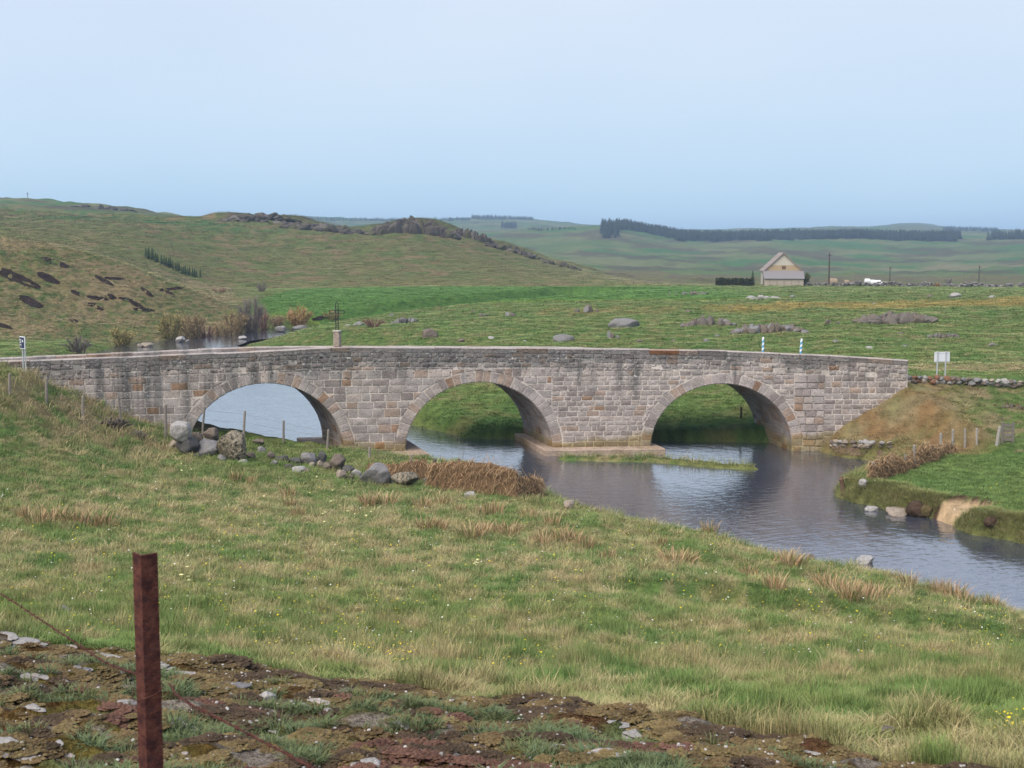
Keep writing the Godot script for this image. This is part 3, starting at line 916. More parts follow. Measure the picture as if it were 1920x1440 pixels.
func make_bridge() -> void:
	rng.seed = 77
	var root := thing("stone_bridge", "long grey granite road bridge with three round arches across the river", "bridge")
	var mortar := Color(0.66, 0.61, 0.54)
	# columns of the two faces, closer together over the arches
	var ss_list := PackedFloat32Array()
	var s := -32.0
	while s < 20.9:
		ss_list.append(s)
		s += 0.5
	ss_list.append(20.9)
	for a in ARCHES:
		var c: float = (a[0] + a[1]) / 2.0
		var h: float = (a[1] - a[0]) / 2.0
		for k in 41:
			ss_list.append(c - h * cos(PI * k / 40.0))
		ss_list.append(a[0] - 0.001)
		ss_list.append(a[1] + 0.001)
	ss_list.sort()
	var core := MB.new()
	var deck := MB.new()
	for i in ss_list.size() - 1:
		var p := ss_list[i]
		var q := ss_list[i + 1]
		if q - p < 0.0004: continue
		var yp := arch_y(p)
		var yq := arch_y(q)
		if yp < -0.5 and yq > -0.5: yp = SPRING if arch_y(p + 0.002) > -0.5 else yp
		var tp := pts(NEAR_TOP, p) - 0.02
		var tq := pts(NEAR_TOP, q) - 0.02
		core.quad(bp(p, tp, 0), bp(q, tq, 0), bp(q, yq, 0), bp(p, yp, 0), mortar, buv(p, tp), buv(q, tq), buv(q, yq), buv(p, yp))
		var fp := pts(FAR_TOP, p) - 0.02
		var fq := pts(FAR_TOP, q) - 0.02
		core.quad(bp(q - SKEW, fq, -WIDE), bp(p - SKEW, fp, -WIDE), bp(p - SKEW, yp, -WIDE), bp(q - SKEW, yq, -WIDE), mortar, buv(q, fq), buv(p, fp), buv(p, yp), buv(q, yq))
		# inner faces of the parapets
		core.quad(bp(q, tq, -0.42), bp(p, tp, -0.42), bp(p, fp - 0.7, -0.42), bp(q, fq - 0.7, -0.42), mortar, buv(q, 4.6), buv(p, 4.6), buv(p, 4.1), buv(q, 4.1))
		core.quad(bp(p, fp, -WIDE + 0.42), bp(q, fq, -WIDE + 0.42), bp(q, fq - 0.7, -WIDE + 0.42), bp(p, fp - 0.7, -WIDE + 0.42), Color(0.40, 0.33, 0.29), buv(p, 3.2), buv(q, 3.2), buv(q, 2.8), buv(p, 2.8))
		core.quad(bp(p, tp, -0.42), bp(q, tq, -0.42), bp(q, tq, 0), bp(p, tp, 0), mortar, buv(p, 4), buv(q, 4), buv(q, 4), buv(p, 4))
		deck.quad(bp(p, fp - 0.62, -WIDE + 0.40), bp(q, fq - 0.62, -WIDE + 0.40), bp(q, fq - 0.60, -0.40), bp(p, fp - 0.60, -0.40), Color.WHITE)
	# right end of the wall
	core.quad(bp(20.9, 4.44, 0), bp(20.9, 4.44, -0.42), bp(20.9, 2.0, -0.42), bp(20.9, 2.0, 0), mortar, buv(20.9, 4.4), buv(20.9, 4.4), buv(20.9, 2), buv(20.9, 2))
	part("wall", core.mesh(), M.masonry, root)
	var rd := deck.mesh()
	part("roadway", rd, M.road, root)
	# vaults: mortar lining and stones
	var lin_b := MB.new()
	for ai in 3:
		var a: Array = ARCHES[ai]
		var c: float = (a[0] + a[1]) / 2.0
		var h: float = (a[1] - a[0]) / 2.0
		var b: float = a[2] - SPRING
		var Q := func(th: float, t: float, r: float) -> Vector3:
			if th < 0.0:
				return bp(c - SKEW * t + (h - r), SPRING + th * 3.3, -WIDE * t)
			if th > PI:
				return bp(c - SKEW * t - (h - r), SPRING - (th - PI) * 3.3, -WIDE * t)
			return bp(c - SKEW * t + (h - r) * cos(th), SPRING + (b - r) * sin(th), -WIDE * t)
		var U := func(th: float, t: float) -> Vector2:
			return Vector2(0.18 + t * 0.10 + ai * 0.21, 1.0 - (0.35 + 2.9 * maxf(0.0, sin(th)) + 0.5) / 6.0)
		for k in range(-3, 45):
			var t0 := k * PI / 42.0
			var t1 := (k + 1) * PI / 42.0
			lin_b.quad(Q.call(t0, 0.0, 0), Q.call(t0, 1.0, 0), Q.call(t1, 1.0, 0), Q.call(t1, 0.0, 0), mortar * 0.9, U.call(t0, 0.0), U.call(t0, 1.0), U.call(t1, 1.0), U.call(t1, 0.0))
		var th := -0.24
		var joined := MB.new()
		while th < PI + 0.1:
			var dth := rng.randf_range(0.105, 0.135)
			var t := 0.0
			while t < 0.999:
				var dt := minf(rng.randf_range(0.085, 0.15), 1.0 - t)
				if 1.0 - t - dt < 0.05: dt = 1.0 - t
				var single := th < 0.95
				var mb := MB.new() if single else joined
				var col := stone_tone(1.3, 0.86)
				var gt := 0.0026
				var gh := 0.0036
				var P00 = [th + gh, t + gt]; var P10 = [th + dth - gh, t + gt]; var P11 = [th + dth - gh, t + dt - gt]; var P01 = [th + gh, t + dt - gt]
				var top := []
				var bot := []
				for e in [P00, P10, P11, P01]:
					top.append(Q.call(e[0], e[1], 0.014 + rng.randf() * 0.004))
					bot.append(Q.call(e[0], e[1], -0.01))
				var us := [U.call(P00[0], P00[1]), U.call(P10[0], P10[1]), U.call(P11[0], P11[1]), U.call(P01[0], P01[1])]
				mb.quad(top[3], top[2], top[1], top[0], col, us[3], us[2], us[1], us[0])
				for e in 4:
					var f := (e + 1) % 4
					mb.quad(top[e], top[f], bot[f], bot[e], col, us[e], us[f], us[f], us[e])
				if single:
					part("vault_stone", mb.mesh(), M.masonry, root)
				t += dt
			th += dth
		var o := part("vault_masonry", joined.mesh(), M.masonry, root)
		o.set_meta("kind", "stuff")
	part("vault_lining", lin_b.mesh(), M.masonry, root)
	# ring stones
	var rings := []
	for a in ARCHES:
		var c: float = (a[0] + a[1]) / 2.0
		var h: float = (a[1] - a[0]) / 2.0
		var b: float = a[2] - SPRING
		var ring := PackedVector2Array()
		for k in 49:
			var th := PI * k / 48.0
			ring.append(Vector2(c + (h + RING + 0.02) * cos(th), SPRING + (b + RING + 0.02) * sin(th)))
		ring.append(Vector2(c - h, SPRING)); ring.append(Vector2(c - h - 0.0, -2.0)); ring.append(Vector2(c + h + 0.0, -2.0)); ring.append(Vector2(c + h, SPRING))
		rings.append(ring)
		var th := 0.0
		var nn := 33
		for k in nn:
			var t0 := PI * k / nn
			var t1 := PI * (k + 1) / nn
			var g := 0.019
			var ext := RING + rng.randf_range(-0.07, 0.03)
			var poly := PackedVector2Array()
			var e0 := t0 + g / 3.5
			var e1 := t1 - g / 3.5
			for w in [e0, (e0 + e1) / 2.0, e1]:
				poly.append(Vector2(c + (h + 0.003) * cos(w), SPRING + (b + 0.003) * sin(w)))
			e0 = t0 + g / 4.1
			e1 = t1 - g / 4.1
			for w in [e1, e0]:
				poly.append(Vector2(c + (h + ext) * cos(w), SPRING + (b + ext) * sin(w)))
			poly.reverse()
			if not Geometry2D.is_polygon_clockwise(poly): pass
			else: poly.reverse()
			var mb := MB.new()
			block(mb, poly, 0.020 + rng.randf_range(-0.004, 0.006), 0.06, 0.012, stone_tone(1.4, 0.98))
			part("arch_stone", mb.mesh(), M.masonry, root)
	# coursed stones
	var stones := []   # [area, polygon, front, colour]
	var zones := [
		[-31.8, 3.55, 0.39, 0.40, 0.82, 0.012, 1.0, 0.98],
		[3.55, 15.40, 0.245, 0.26, 0.66, 0.011, 0.5, 1.0],
		[15.40, 16.88, 0.36, 0.38, 0.70, 0.06, 1.1, 1.03],
		[16.88, 20.88, 0.27, 0.30, 0.62, 0.011, 0.5, 0.92]]
	for z in zones:
		var y := -0.42
		while y < 5.0:
			var hgt: float = z[2] * rng.randf_range(0.82, 1.15)
			if y < 0.5 and z[2] < 0.3: hgt *= 1.35
			var x: float = z[0] - (rng.randf() * 0.3 if z[0] < -30 else 0.0)
			while x < z[1] - 0.05:
				var w: float = rng.randf_range(z[3], z[4])
				if x + w > z[1] - 0.22: w = z[1] - x
				var lim := pts(NEAR_TOP, x + w / 2.0) - 0.92
				if y + 0.1 < lim:
					var y1 := minf(y + hgt, lim)
					add_stone(stones, rings, x, x + w, y, y1, z[5], stone_tone(z[6], z[7]))
				x += w
			y += hgt
	# rubble of the parapet, in irregular rows
	for row in 3:
		var x := -31.8
		while x < 20.85:
			var w := rng.randf_range(0.22, 0.62)
			if x + w > 20.7: w = 20.88 - x
			var t := pts(NEAR_TOP, x + w / 2.0)
			var j := rng.randf_range(-0.03, 0.03)
			var y0 := t - 0.92 + row * 0.225 + (j if row > 0 else 0.0)
			var y1 := t - 0.92 + (row + 1) * 0.225 + (j if row < 2 else 0.0)
			if rng.randf() < 0.94:
				add_stone(stones, [], x, x + w, y0, y1, 0.024, stone_tone(0.6, 0.92), 0.03)
			x += w
	stones.sort_custom(func(a, b): return a[0] > b[0])
	var rest := MB.new()
	for k in stones.size():
		var st: Array = stones[k]
		var mb := MB.new() if k < 300 else rest
		block(mb, st[1], st[2], 0.05, 0.018, st[3], rng.randf_range(0.004, 0.022))
		if k < 300:
			part("stone", mb.mesh(), M.masonry, root)
	part("small_stones", rest.mesh(), M.masonry, root).set_meta("kind", "stuff")
	# coping on both parapets
	for side in 2:
		var x := -31.9
		while x < 20.85:
			var w := rng.randf_range(0.75, 1.5)
			if x + w > 20.3: w = 20.9 - x
			var mb := MB.new()
			var row: Array = NEAR_TOP if side == 0 else FAR_TOP
			var t0 := pts(row, x)
			var t1 := pts(row, x + w)
			var hh := 0.235 + rng.randf_range(-0.012, 0.012)
			var jj := rng.randf_range(-0.012, 0.016)
			var o0 := 0.035 + rng.randf_range(-0.012, 0.012)
			var o1 := -0.45
			if side == 1:
				o0 = -WIDE + 0.45
				o1 = -WIDE - 0.03
			var col := stone_tone(1.1, 0.92 if side == 0 else 1.0)
			if x > 8.0 and x < 9.6 and side == 0: col = Color(0.36, 0.17, 0.08)
			var g := 0.008
			var r := 0.035
			var f := [bp(x + g, t0 - hh, o0), bp(x + w - g, t1 - hh, o0), bp(x + w - g, t1 - r + jj, o0), bp(x + g, t0 - r + jj, o0), bp(x + g, t0 + jj, o0 - r), bp(x + w - g, t1 + jj, o0 - r), bp(x + w - g, t1 + jj, o1 + r), bp(x + g, t0 + jj, o1 + r), bp(x + w - g, t1 - r + jj, o1), bp(x + g, t0 - r + jj, o1), bp(x + w - g, t1 - hh, o1), bp(x + g, t0 - hh, o1)]
			var ua := buv(x, 4.75 if side == 0 else 3.0); var ub := buv(x + w, 4.75 if side == 0 else 3.0); var uc := buv(x + w, 4.5 if side == 0 else 2.8); var ud := buv(x, 4.5 if side == 0 else 2.8)
			mb.quad(f[3], f[2], f[1], f[0], col, ua, ub, uc, ud)
			var pale := col.lerp(Color(0.50, 0.46, 0.42), 0.5)
			mb.quad(f[4], f[5], f[2], f[3], pale, buv(x, 2.2), buv(x + w, 2.2), buv(x + w, 2.3), buv(x, 2.3))
			mb.quad(f[7], f[6], f[5], f[4], pale, buv(x, 2.5), buv(x + w, 2.5), buv(x + w, 2.2), buv(x, 2.2))
			mb.quad(f[9], f[8], f[6], f[7], pale, ua, ub, uc, ud)
			mb.quad(f[11], f[10], f[8], f[9], col, ua, ub, uc, ud)
			for e in [[0, 3, 4, 7, 9, 11], [1, 10, 8, 6, 5, 2]]:
				for q in range(1, 5):
					mb.tri(f[e[0]], f[e[q]], f[e[q + 1]], col, ua, ub, uc)
			part("coping_stone", mb.mesh(), M.masonry, root)
			x += w
	# footings of the two river piers
	for pl in [[-7.5, -2.45, 0.95, 0.27], [3.15, 8.98, 0.85, 0.29]]:
		var mb := MB.new()
		var col := Color(0.42, 0.335, 0.26)
		var poly := PackedVector3Array()
		var o0: float = pl[2]
		var c := 0.04
		var ring_at := func(y: float, e: float) -> Array:
			return [bp(pl[0] + e, y, o0 - e), bp(pl[1] - e, y, o0 - e), bp(pl[1] - SKEW * 1.15 - e, y, -WIDE - 0.5 + e), bp(pl[0] - SKEW * 1.15 + e, y, -WIDE - 0.5 + e)]
		var r0: Array = ring_at.call(-0.8, 0.0)
		var r1: Array = ring_at.call(pl[3] - c, 0.0)
		var r2: Array = ring_at.call(pl[3], c)
		for k in 4:
			var j := (k + 1) % 4
			var ua := buv(pl[0] + k * 1.3, 0.9); var ub := buv(pl[0] + 4.0 + k * 1.3, 0.9)
			mb.quad(r1[k], r1[j], r0[j], r0[k], col, ua, ub, buv(pl[0] + 4.0 + k * 1.3, 0.2), buv(pl[0] + k * 1.3, 0.2))
			mb.quad(r2[k], r2[j], r1[j], r1[k], col, ua, ub, ub, ua)
		mb.quad(r2[3], r2[2], r2[1], r2[0], col, buv(pl[0], 1.6), buv(pl[1], 1.6), buv(pl[1], 1.0), buv(pl[0], 1.0))
		part("footing", mb.mesh(), M.masonry, root)
	print("bridge stones ", stones.size(), " ", Time.get_ticks_msec() - t_start)

func add_stone(stones: Array, rings: Array, x0: float, x1: float, y0: float, y1: float, front: float, col: Color, rough := 0.026) -> void:
	var g := rng.randf_range(0.014, 0.024)
	var j := func() -> float: return rng.randf_range(-rough, rough) * 0.5
	var poly := PackedVector2Array([Vector2(x0 + g + j.call(), y0 + g + j.call()), Vector2(x1 - g + j.call(), y0 + g + j.call()), Vector2(x1 - g + j.call(), y1 - g + j.call()), Vector2(x0 + g + j.call(), y1 - g + j.call())])
	var todo := [poly]
	for r in rings:
		if x1 < r[24].x - 4.6 or x0 > r[24].x + 4.6: continue
		var next := []
		for p in todo:
			for q in Geometry2D.clip_polygons(p, r):
				if not Geometry2D.is_polygon_clockwise(q): next.append(q)
		todo = next
	for p in todo:
		var ar := 0.0
		for i in p.size():
			ar += p[i].cross(p[(i + 1) % p.size()]) * 0.5
		ar = absf(ar)
		if ar < 0.012: continue
		if Geometry2D.is_polygon_clockwise(p): p.reverse()
		stones.append([ar, p, front + rng.randf_range(-0.002, 0.016), col])


# ------------------------------------------------------------------ plants
func clump_mesh(seed_: int, blades: int, width: float, bend: float, spread := 0.5) -> ArrayMesh:
	var r := RandomNumberGenerator.new()
	r.seed = seed_
	var mb := MB.new()
	for k in blades:
		var an := r.randf() * TAU
		var rad := sqrt(r.randf()) * spread
		var b := Vector3(cos(an) * rad, -0.08, sin(an) * rad)
		var dir := Vector3(cos(an + r.randf_range(-0.9, 0.9)), 0, sin(an + r.randf_range(-0.9, 0.9)))
		var h := r.randf_range(0.55, 1.0)
		var lean := r.randf_range(0.15, 1.0) * bend
		var side := dir.cross(Vector3.UP).normalized().rotated(Vector3.UP, r.randf_range(-0.8, 0.8)) * width * r.randf_range(0.7, 1.3)
		var m := b + Vector3(0, h * 0.6, 0) + dir * lean * 0.3
		var t := b + Vector3(0, h * r.randf_range(0.82, 1.0), 0) + dir * lean
		var k2 := r.randf_range(0.72, 1.25)
		var col := Color(k2, k2 * r.randf_range(0.95, 1.05), k2 * r.randf_range(0.85, 1.1))
		mb.quad(b - side, b + side, m + side * 0.8, m - side * 0.8, col)
		mb.tri(m - side * 0.8, m + side * 0.8, t, col)
	return mb.mesh()

func under_bridge(X: float, D: float) -> bool:
	var fd := pts(FACE, X)
	return D > fd - 0.15 and D < fd + 5.6 and X < 20.5

func make_grass() -> void:
	rng.seed = 5
	var near := [clump_mesh(1, 16, 0.020, 0.7), clump_mesh(2, 16, 0.020, 1.0), clump_mesh(3, 14, 0.016, 1.3)]
	var bufs := [PackedFloat32Array(), PackedFloat32Array(), PackedFloat32Array()]
	var far_b := PackedFloat32Array()
	var D := 4.2
	while D < 70.0:
		var c := maxf(0.040, 0.0046 * D)
		var lim := 0.42 * D + 2.4
		var X := -lim
		while X < lim:
			var x := X + rng.randf() * c
			var d := D + rng.randf() * c
			X += c
			if d < rock_edge(x) + 0.05 or under_bridge(x, d): continue
			var s := shore(x, d)
			if s < -0.25 and not (d > 57.5 and d < 63.5 and x > 2.0 and x < 11.5): continue
			var y := height(x, d)
			if y < 0.04: continue
			var col := ground_col(x, d)
			if col.r > 0.40: continue
			var dry: float = clampf((col.r - col.g * 0.95) * 7.0 + 0.2, 0.0, 1.0)
			var kind := 0
			if rng.randf() < dry * 0.8: kind = 2
			elif rng.randf() < 0.35: kind = 1
			var hump := clampf(0.45 + n_c.get_noise_2d(x * 2.4 + 70.0, d * 2.4) * 2.4, 0.0, 1.8)
			var hh: float = (0.075 + 0.13 * hump) * rng.randf_range(0.7, 1.3) * (1.25 if kind == 2 else 1.0)
			if x > 12.0 and d > 40.0: hh *= 0.55
			if s < 1.2: hh *= 1.5
			if x > 12.0 and s < 0.9 and d < 63.0: hh = rng.randf_range(0.16, 0.34)
			if x < -14.0 and d > 51.0: hh *= 1.7
			if d < 12.0: hh *= 0.65
			var j := rng.randf_range(0.70, 1.30) * 1.36
			if kind == 2 and rng.randf() < 0.5:
				col = col.lerp(STRAW * rng.randf_range(0.9, 1.4), 0.6)
			put(bufs[kind], Vector3(x, y - 0.01, -d), rng.randf() * TAU, maxf(0.10, c * 1.55) * rng.randf_range(0.8, 1.3), hh, rng.randf_range(-0.15, 0.3), Color(col.r * j, col.g * j, col.b * j))
		D += c
	# longer grass hanging over the river banks
	for k in 16000:
		var d := rng.randf_range(39.0, 63.6) if k % 2 else rng.randf_range(39.0, 52.0)
		var right := k % 3 != 0
		var x := edge_r(d) + rng.randf_range(-0.35, 1.1) if right else edge_l(d) - rng.randf_range(-0.2, 0.7)
		if under_bridge(x, d): continue
		var y := height(x, d)
		if y < 0.03: continue
		var col := ground_col(x, d)
		if col.r > 0.3 or (col.r < 0.1 and col.g < 0.07): continue
		col = col.lerp(OLIVE if rng.randf() < 0.6 else STRAW * 0.8, rng.randf() * 0.8)
		var j := rng.randf_range(1.1, 1.8)
		put(bufs[(k / 2) % 2 + 1], Vector3(x, y - 0.02, -d), rng.randf() * TAU, rng.randf_range(0.16, 0.30), rng.randf_range(0.12, 0.30), rng.randf_range(-0.3, 0.5), Color(col.r * j, col.g * j, col.b * j))
	for k in 3:
		stuff("grass", near[k], M.leaf if k < 2 else M.dry, bufs[k], ["short green turf of the sloping foreground pasture", "longer green grass mixed into the foreground pasture", "bleached dry grass mixed into the foreground pasture"][k], "grass")
	# meadow beyond the bridge
	D = 66.0
	while D < 470.0:
		var c := 0.0052 * D
		var lim := 0.41 * D + 3.0
		var X := -lim
		while X < lim:
			var x := X + rng.randf() * c
			var d := D + rng.randf() * c
			X += c
			if under_bridge(x, d) or shore(x, d) < 0.3: continue
			if x > 18.0 and d < wall_d(x) + 5.5: continue
			var y := height(x, d)
			if y < 0.05: continue
			var col := ground_col(x, d)
			var j := rng.randf_range(0.85, 1.2) * 1.5
			var k := 0.5 + n_b.get_noise_2d(x * 1.4 + 9.0, d * 1.4)
			put(far_b, Vector3(x, y - 0.02, -d), rng.randf() * TAU, c * 1.7, (0.05 + 0.07 * k) * rng.randf_range(0.7, 1.3) * (1.0 if d < 200.0 else 0.7), rng.randf_range(-0.1, 0.1), Color(col.r * j, col.g * j, col.b * j))
		D += c
	stuff("meadow_grass", clump_mesh(8, 26, 0.018, 0.5), M.leaf, far_b, "grazed green grass of the meadow beyond the bridge", "grass")
	print("grass ", bufs[0].size() / 16, " ", bufs[1].size() / 16, " ", bufs[2].size() / 16, " ", far_b.size() / 16, " ", Time.get_ticks_msec() - t_start)

func make_flowers() -> void:
	rng.seed = 9
	var fl := MB.new()
	for k in 6:
		var a := TAU * k / 6.0
		var b := TAU * (k + 0.75) / 6.0
		fl.tri_n(Vector3.ZERO, Vector3(cos(a), 0.35, sin(a)), Vector3(cos(b), 0.35, sin(b)), Vector3(0, 0.9, 0.4).normalized(), Color.WHITE)
	var yel := PackedFloat32Array()
	var whi := PackedFloat32Array()
	# picture patches: x, y, half width, half height, count, kind
	var patches := [[700, 1215, 60, 30, 70, 0], [760, 1235, 40, 14, 30, 0], [640, 1240, 60, 14, 26, 0], [720, 1130, 60, 22, 34, 0], [690, 1100, 90, 40, 40, 0], [480, 1190, 70, 30, 40, 0], [430, 1150, 40, 20, 34, 0], [560, 1060, 80, 20, 40, 0], [330, 1055, 70, 20, 40, 0], [190, 1015, 90, 16, 30, 0], [60, 1010, 70, 14, 16, 0], [450, 1010, 70, 18, 40, 0], [560, 1040, 90, 20, 40, 0], [830, 1040, 60, 20, 16, 0], [980, 1130, 60, 10, 14, 0], [960, 1265, 60, 12, 16, 0], [1010, 1245, 30, 8, 8, 0], [1530, 1142, 20, 6, 12, 0], [1640, 1160, 60, 12, 30, 0], [1800, 1170, 60, 14, 20, 0], [1870, 1195, 50, 10, 26, 0], [1840, 1225, 40, 12, 30, 0], [1520, 1178, 30, 8, 12, 0], [1620, 1205, 14, 6, 8, 0], [1890, 1385, 36, 16, 24, 0], [1810, 1215, 30, 12, 12, 0], [350, 875, 14, 8, 8, 2], [352, 948, 6, 3, 5, 2], [640, 955, 60, 20, 22, 2], [680, 965, 30, 16, 10, 2], [590, 893, 12, 6, 7, 2], [490, 940, 6, 3, 4, 2], [894, 1064, 5, 4, 7, 2], [350, 1088, 6, 8, 7, 2], [1080, 1125, 30, 8, 16, 1], [1850, 1160, 40, 8, 24, 1], [1010, 1095, 40, 10, 18, 1], [690, 1200, 14, 5, 8, 1], [1330, 1060, 40, 10, 10, 1], [1120, 1110, 40, 12, 14, 1]]
	for p in patches:
		for k in p[4]:
			var h := hit(p[0] + rng.randfn() * p[2] * 0.7, p[1] + rng.randfn() * p[3] * 0.8)
			if h.z > -5.0 or h.y < 0.1: continue
			var size := rng.randf_range(0.010, 0.016) if p[5] == 0 else rng.randf_range(0.007, 0.011) if p[5] == 1 else rng.randf_range(0.028, 0.045)
			size *= clampf(-h.z / 20.0, 0.5, 1.0)
			var col := Color(0.78, 0.60, 0.02) if p[5] == 0 else Color(0.75, 0.74, 0.72) if p[5] == 1 else Color(0.80, 0.76, 0.36)
			put(whi if p[5] == 1 else yel, h + Vector3(0, rng.randf_range(0.10, 0.17), 0), rng.randf() * TAU, size, size, rng.randf_range(0.0, 0.7), col)
	for k in 1700:
		var h := hit(rng.randf_range(0, 1920), rng.randf_range(900, 1240))
		if h.y < 0.3 or -h.z < rock_edge(h.x) + 0.2: continue
		put(yel if k % 3 else whi, h + Vector3(0, rng.randf_range(0.08, 0.15), 0), rng.randf() * TAU, clampf(-h.z * 0.0007, 0.009, 0.022), clampf(-h.z * 0.0007, 0.009, 0.022), rng.randf_range(0.0, 0.7), Color(0.76, 0.60, 0.03) if k % 3 else Color(0.75, 0.74, 0.7))
	stuff("yellow_flowers", fl.mesh(), M.petal, yel, "yellow spring flowers dotted through the foreground pasture", "flowers")
	stuff("white_flowers", fl.mesh(), M.petal, whi, "tiny white flowers dotted through the foreground pasture", "flowers")

func make_tussocks() -> void:
	rng.seed = 21
	var kinds := []
	for k in 4:
		var r := RandomNumberGenerator.new()
		r.seed = 300 + k
		var mb := MB.new()
		for b in 90:
			var an := r.randf() * TAU
			var rad := sqrt(r.randf()) * 0.34
			var p := Vector3(cos(an) * rad, -0.1, sin(an) * rad)
			var dir := Vector3(cos(an), 0, sin(an)) * r.randf_range(0.05, 0.55) + Vector3(r.randf_range(-0.1, 0.2), 0, r.randf_range(-0.1, 0.1))
			var h := r.randf_range(0.5, 1.0)
			var side := Vector3(-sin(an), 0, cos(an)).rotated(Vector3.UP, r.randf_range(-1.2, 1.2)) * 0.011
			var t := p + Vector3(0, h, 0) + dir * h
			var m := p + Vector3(0, h * 0.62, 0) + dir * h * 0.42
			var q := r.randf_range(0.65, 1.3)
			var base := Color(0.39, 0.245, 0.135).lerp(Color(0.47, 0.36, 0.215), r.randf())
			if r.randf() < 0.24: base = Color(0.15, 0.17, 0.06)
			var col := Color(base.r * q, base.g * q, base.b * q)
			mb.quad(p - side, p + side, m + side, m - side, col)
			mb.tri(m - side, m + side, t, col)
		kinds.append(mb.mesh())
	var spots := [[689, 946, 34], [720, 948, 40], [793, 952, 30], [831, 947, 26], [800, 992, 40], [826, 992, 26], [880, 1008, 44], [905, 1000, 32], [912, 965, 30], [930, 962, 30], [955, 1006, 40], [938, 1000, 28], [992, 972, 26], [1035, 985, 30], [1014, 1022, 36], [1055, 1015, 40], [1072, 1020, 44], [1096, 1028, 34], [1268, 1060, 56], [1292, 1056, 30], [1452, 1104, 40], [1475, 1060, 44], [1495, 1062, 36], [1560, 1112, 50], [1590, 1122, 54], [1620, 1126, 50], [1646, 1120, 40], [1540, 1098, 36], [1762, 1110, 36], [1790, 1120, 40], [1812, 1132, 30], [1860, 1138, 30], [1700, 1096, 34], [540, 930, 26], [545, 950, 24], [560, 965, 22], [75, 985, 46], [105, 978, 50], [140, 985, 48], [178, 985, 50], [205, 988, 34], [48, 972, 34], [1330, 1000, 30], [1238, 1024, 26], [1405, 1080, 30], [1140, 1050, 30], [860, 960, 22], [440, 900, 24], [470, 905, 20]]
	for p in spots:
		var h := hit(p[0], p[1])
		var w: float = p[2] * -h.z / F
		var o := part("rush_tussock", kinds[rng.randi() % 4], M.dry, self)
		tag(o, "dry straw brown rush tussock standing in the pasture near the river", "rush tussock", "rush tussocks of the pasture")
		o.position = h
		o.rotation.y = rng.randf() * TAU
		o.scale = Vector3(w * 1.45, clampf(w * 1.1, 0.36, 0.62), w * 1.45)

# ------------------------------------------------------------------ stones
var ROCKS := []
func make_rock_meshes() -> void:
	for k in 9:
		var r := RandomNumberGenerator.new()
		r.seed = 900 + k
		var sp := SphereMesh.new()
		sp.radius = 1.0; sp.height = 2.0; sp.radial_segments = 30; sp.rings = 16
		var arr := sp.get_mesh_arrays()
		var v: PackedVector3Array = arr[Mesh.ARRAY_VERTEX]
		var planes := []
		for q in 13:
			var d := Vector3(r.randfn(), r.randfn() * 0.8, r.randfn()).normalized()
			planes.append([d, r.randf_range(0.55, 0.85)])
		var nz := noise(0.9, 40 + k, 3)
		var st := SurfaceTool.new()
		for i in v.size():
			var p := v[i]
			for pl in planes:
				var over: float = p.dot(pl[0]) - pl[1]
				if over > 0.0: p -= pl[0] * over * 0.92
			p *= 1.12 + nz.get_noise_3dv(p * 1.7) * 0.14 + nz.get_noise_3dv(p * 5.0) * 0.06
			v[i] = p
		arr[Mesh.ARRAY_VERTEX] = v
		arr[Mesh.ARRAY_TANGENT] = null
		var am := ArrayMesh.new()
		am.add_surface_from_arrays(Mesh.PRIMITIVE_TRIANGLES, arr)
		st.create_from(am, 0)
		st.deindex()
		st.generate_normals()
		ROCKS.append(st.commit())
	for e in [["rock_pale", Color(0.40, 0.38, 0.36)], ["rock_grey", Color(0.25, 0.24, 0.235)], ["rock_dark", Color(0.11, 0.105, 0.10)], ["rock_brown", Color(0.19, 0.155, 0.125)], ["rock_buff", Color(0.36, 0.30, 0.24)], ["rock_orange", Color(0.25, 0.135, 0.085)], ["rock_heath", Color(0.185, 0.160, 0.138)]]:
		var m: StandardMaterial3D = M.rock.duplicate()
		m.resource_name = e[0]
		m.vertex_color_use_as_albedo = false
		m.albedo_color = e[1].linear_to_srgb()
		M[e[0]] = m
	M.lichen_rock.vertex_color_use_as_albedo = false
	for e in [["rock_slab", Color(0.34, 0.32, 0.30)], ["rock_grit", Color(0.42, 0.36, 0.33)], ["rock_dark_slab", Color(0.20, 0.19, 0.19)]]:
		var m: StandardMaterial3D = M.rock.duplicate()
		m.resource_name = e[0]
		m.vertex_color_use_as_albedo = false
		m.albedo_color = e[1].linear_to_srgb()
		m.uv1_scale = Vector3.ONE * 2.2
		M[e[0]] = m
	pass

func rock_at(called: String, parent: Node, p: Vector3, half: Vector3, m: Material) -> MeshInstance3D:
	var o := part(called, ROCKS[rng.randi() % ROCKS.size()], m, parent)
	o.position = p
	o.scale = half * 1.02
	o.rotation = Vector3(rng.randf_range(-0.12, 0.12), rng.randf_range(-0.5, 0.5) + (PI if rng.randf() < 0.5 else 0.0), rng.randf_range(-0.12, 0.12))
	return o

# a single boulder from its picture box and the picture height where it meets the ground
func boulder(cx: float, top: float, bot: float, w: float, gy: float, m: Material, label: String, group := "") -> void:
	var g := hit(cx, gy)
	var D := -g.z if g.y > -0.02 else -at_y(cx, gy, 0.0).z
	var p := at_d(cx, (top + bot) / 2.0, D)
	var k := D / F
	var o := rock_at("boulder", self, p + Vector3(0, -0.03, 0), Vector3(w * k / 2.0, (bot - top) * k / 2.0 + 0.03, w * k * 0.42), m)
	tag(o, label, "boulder", group)

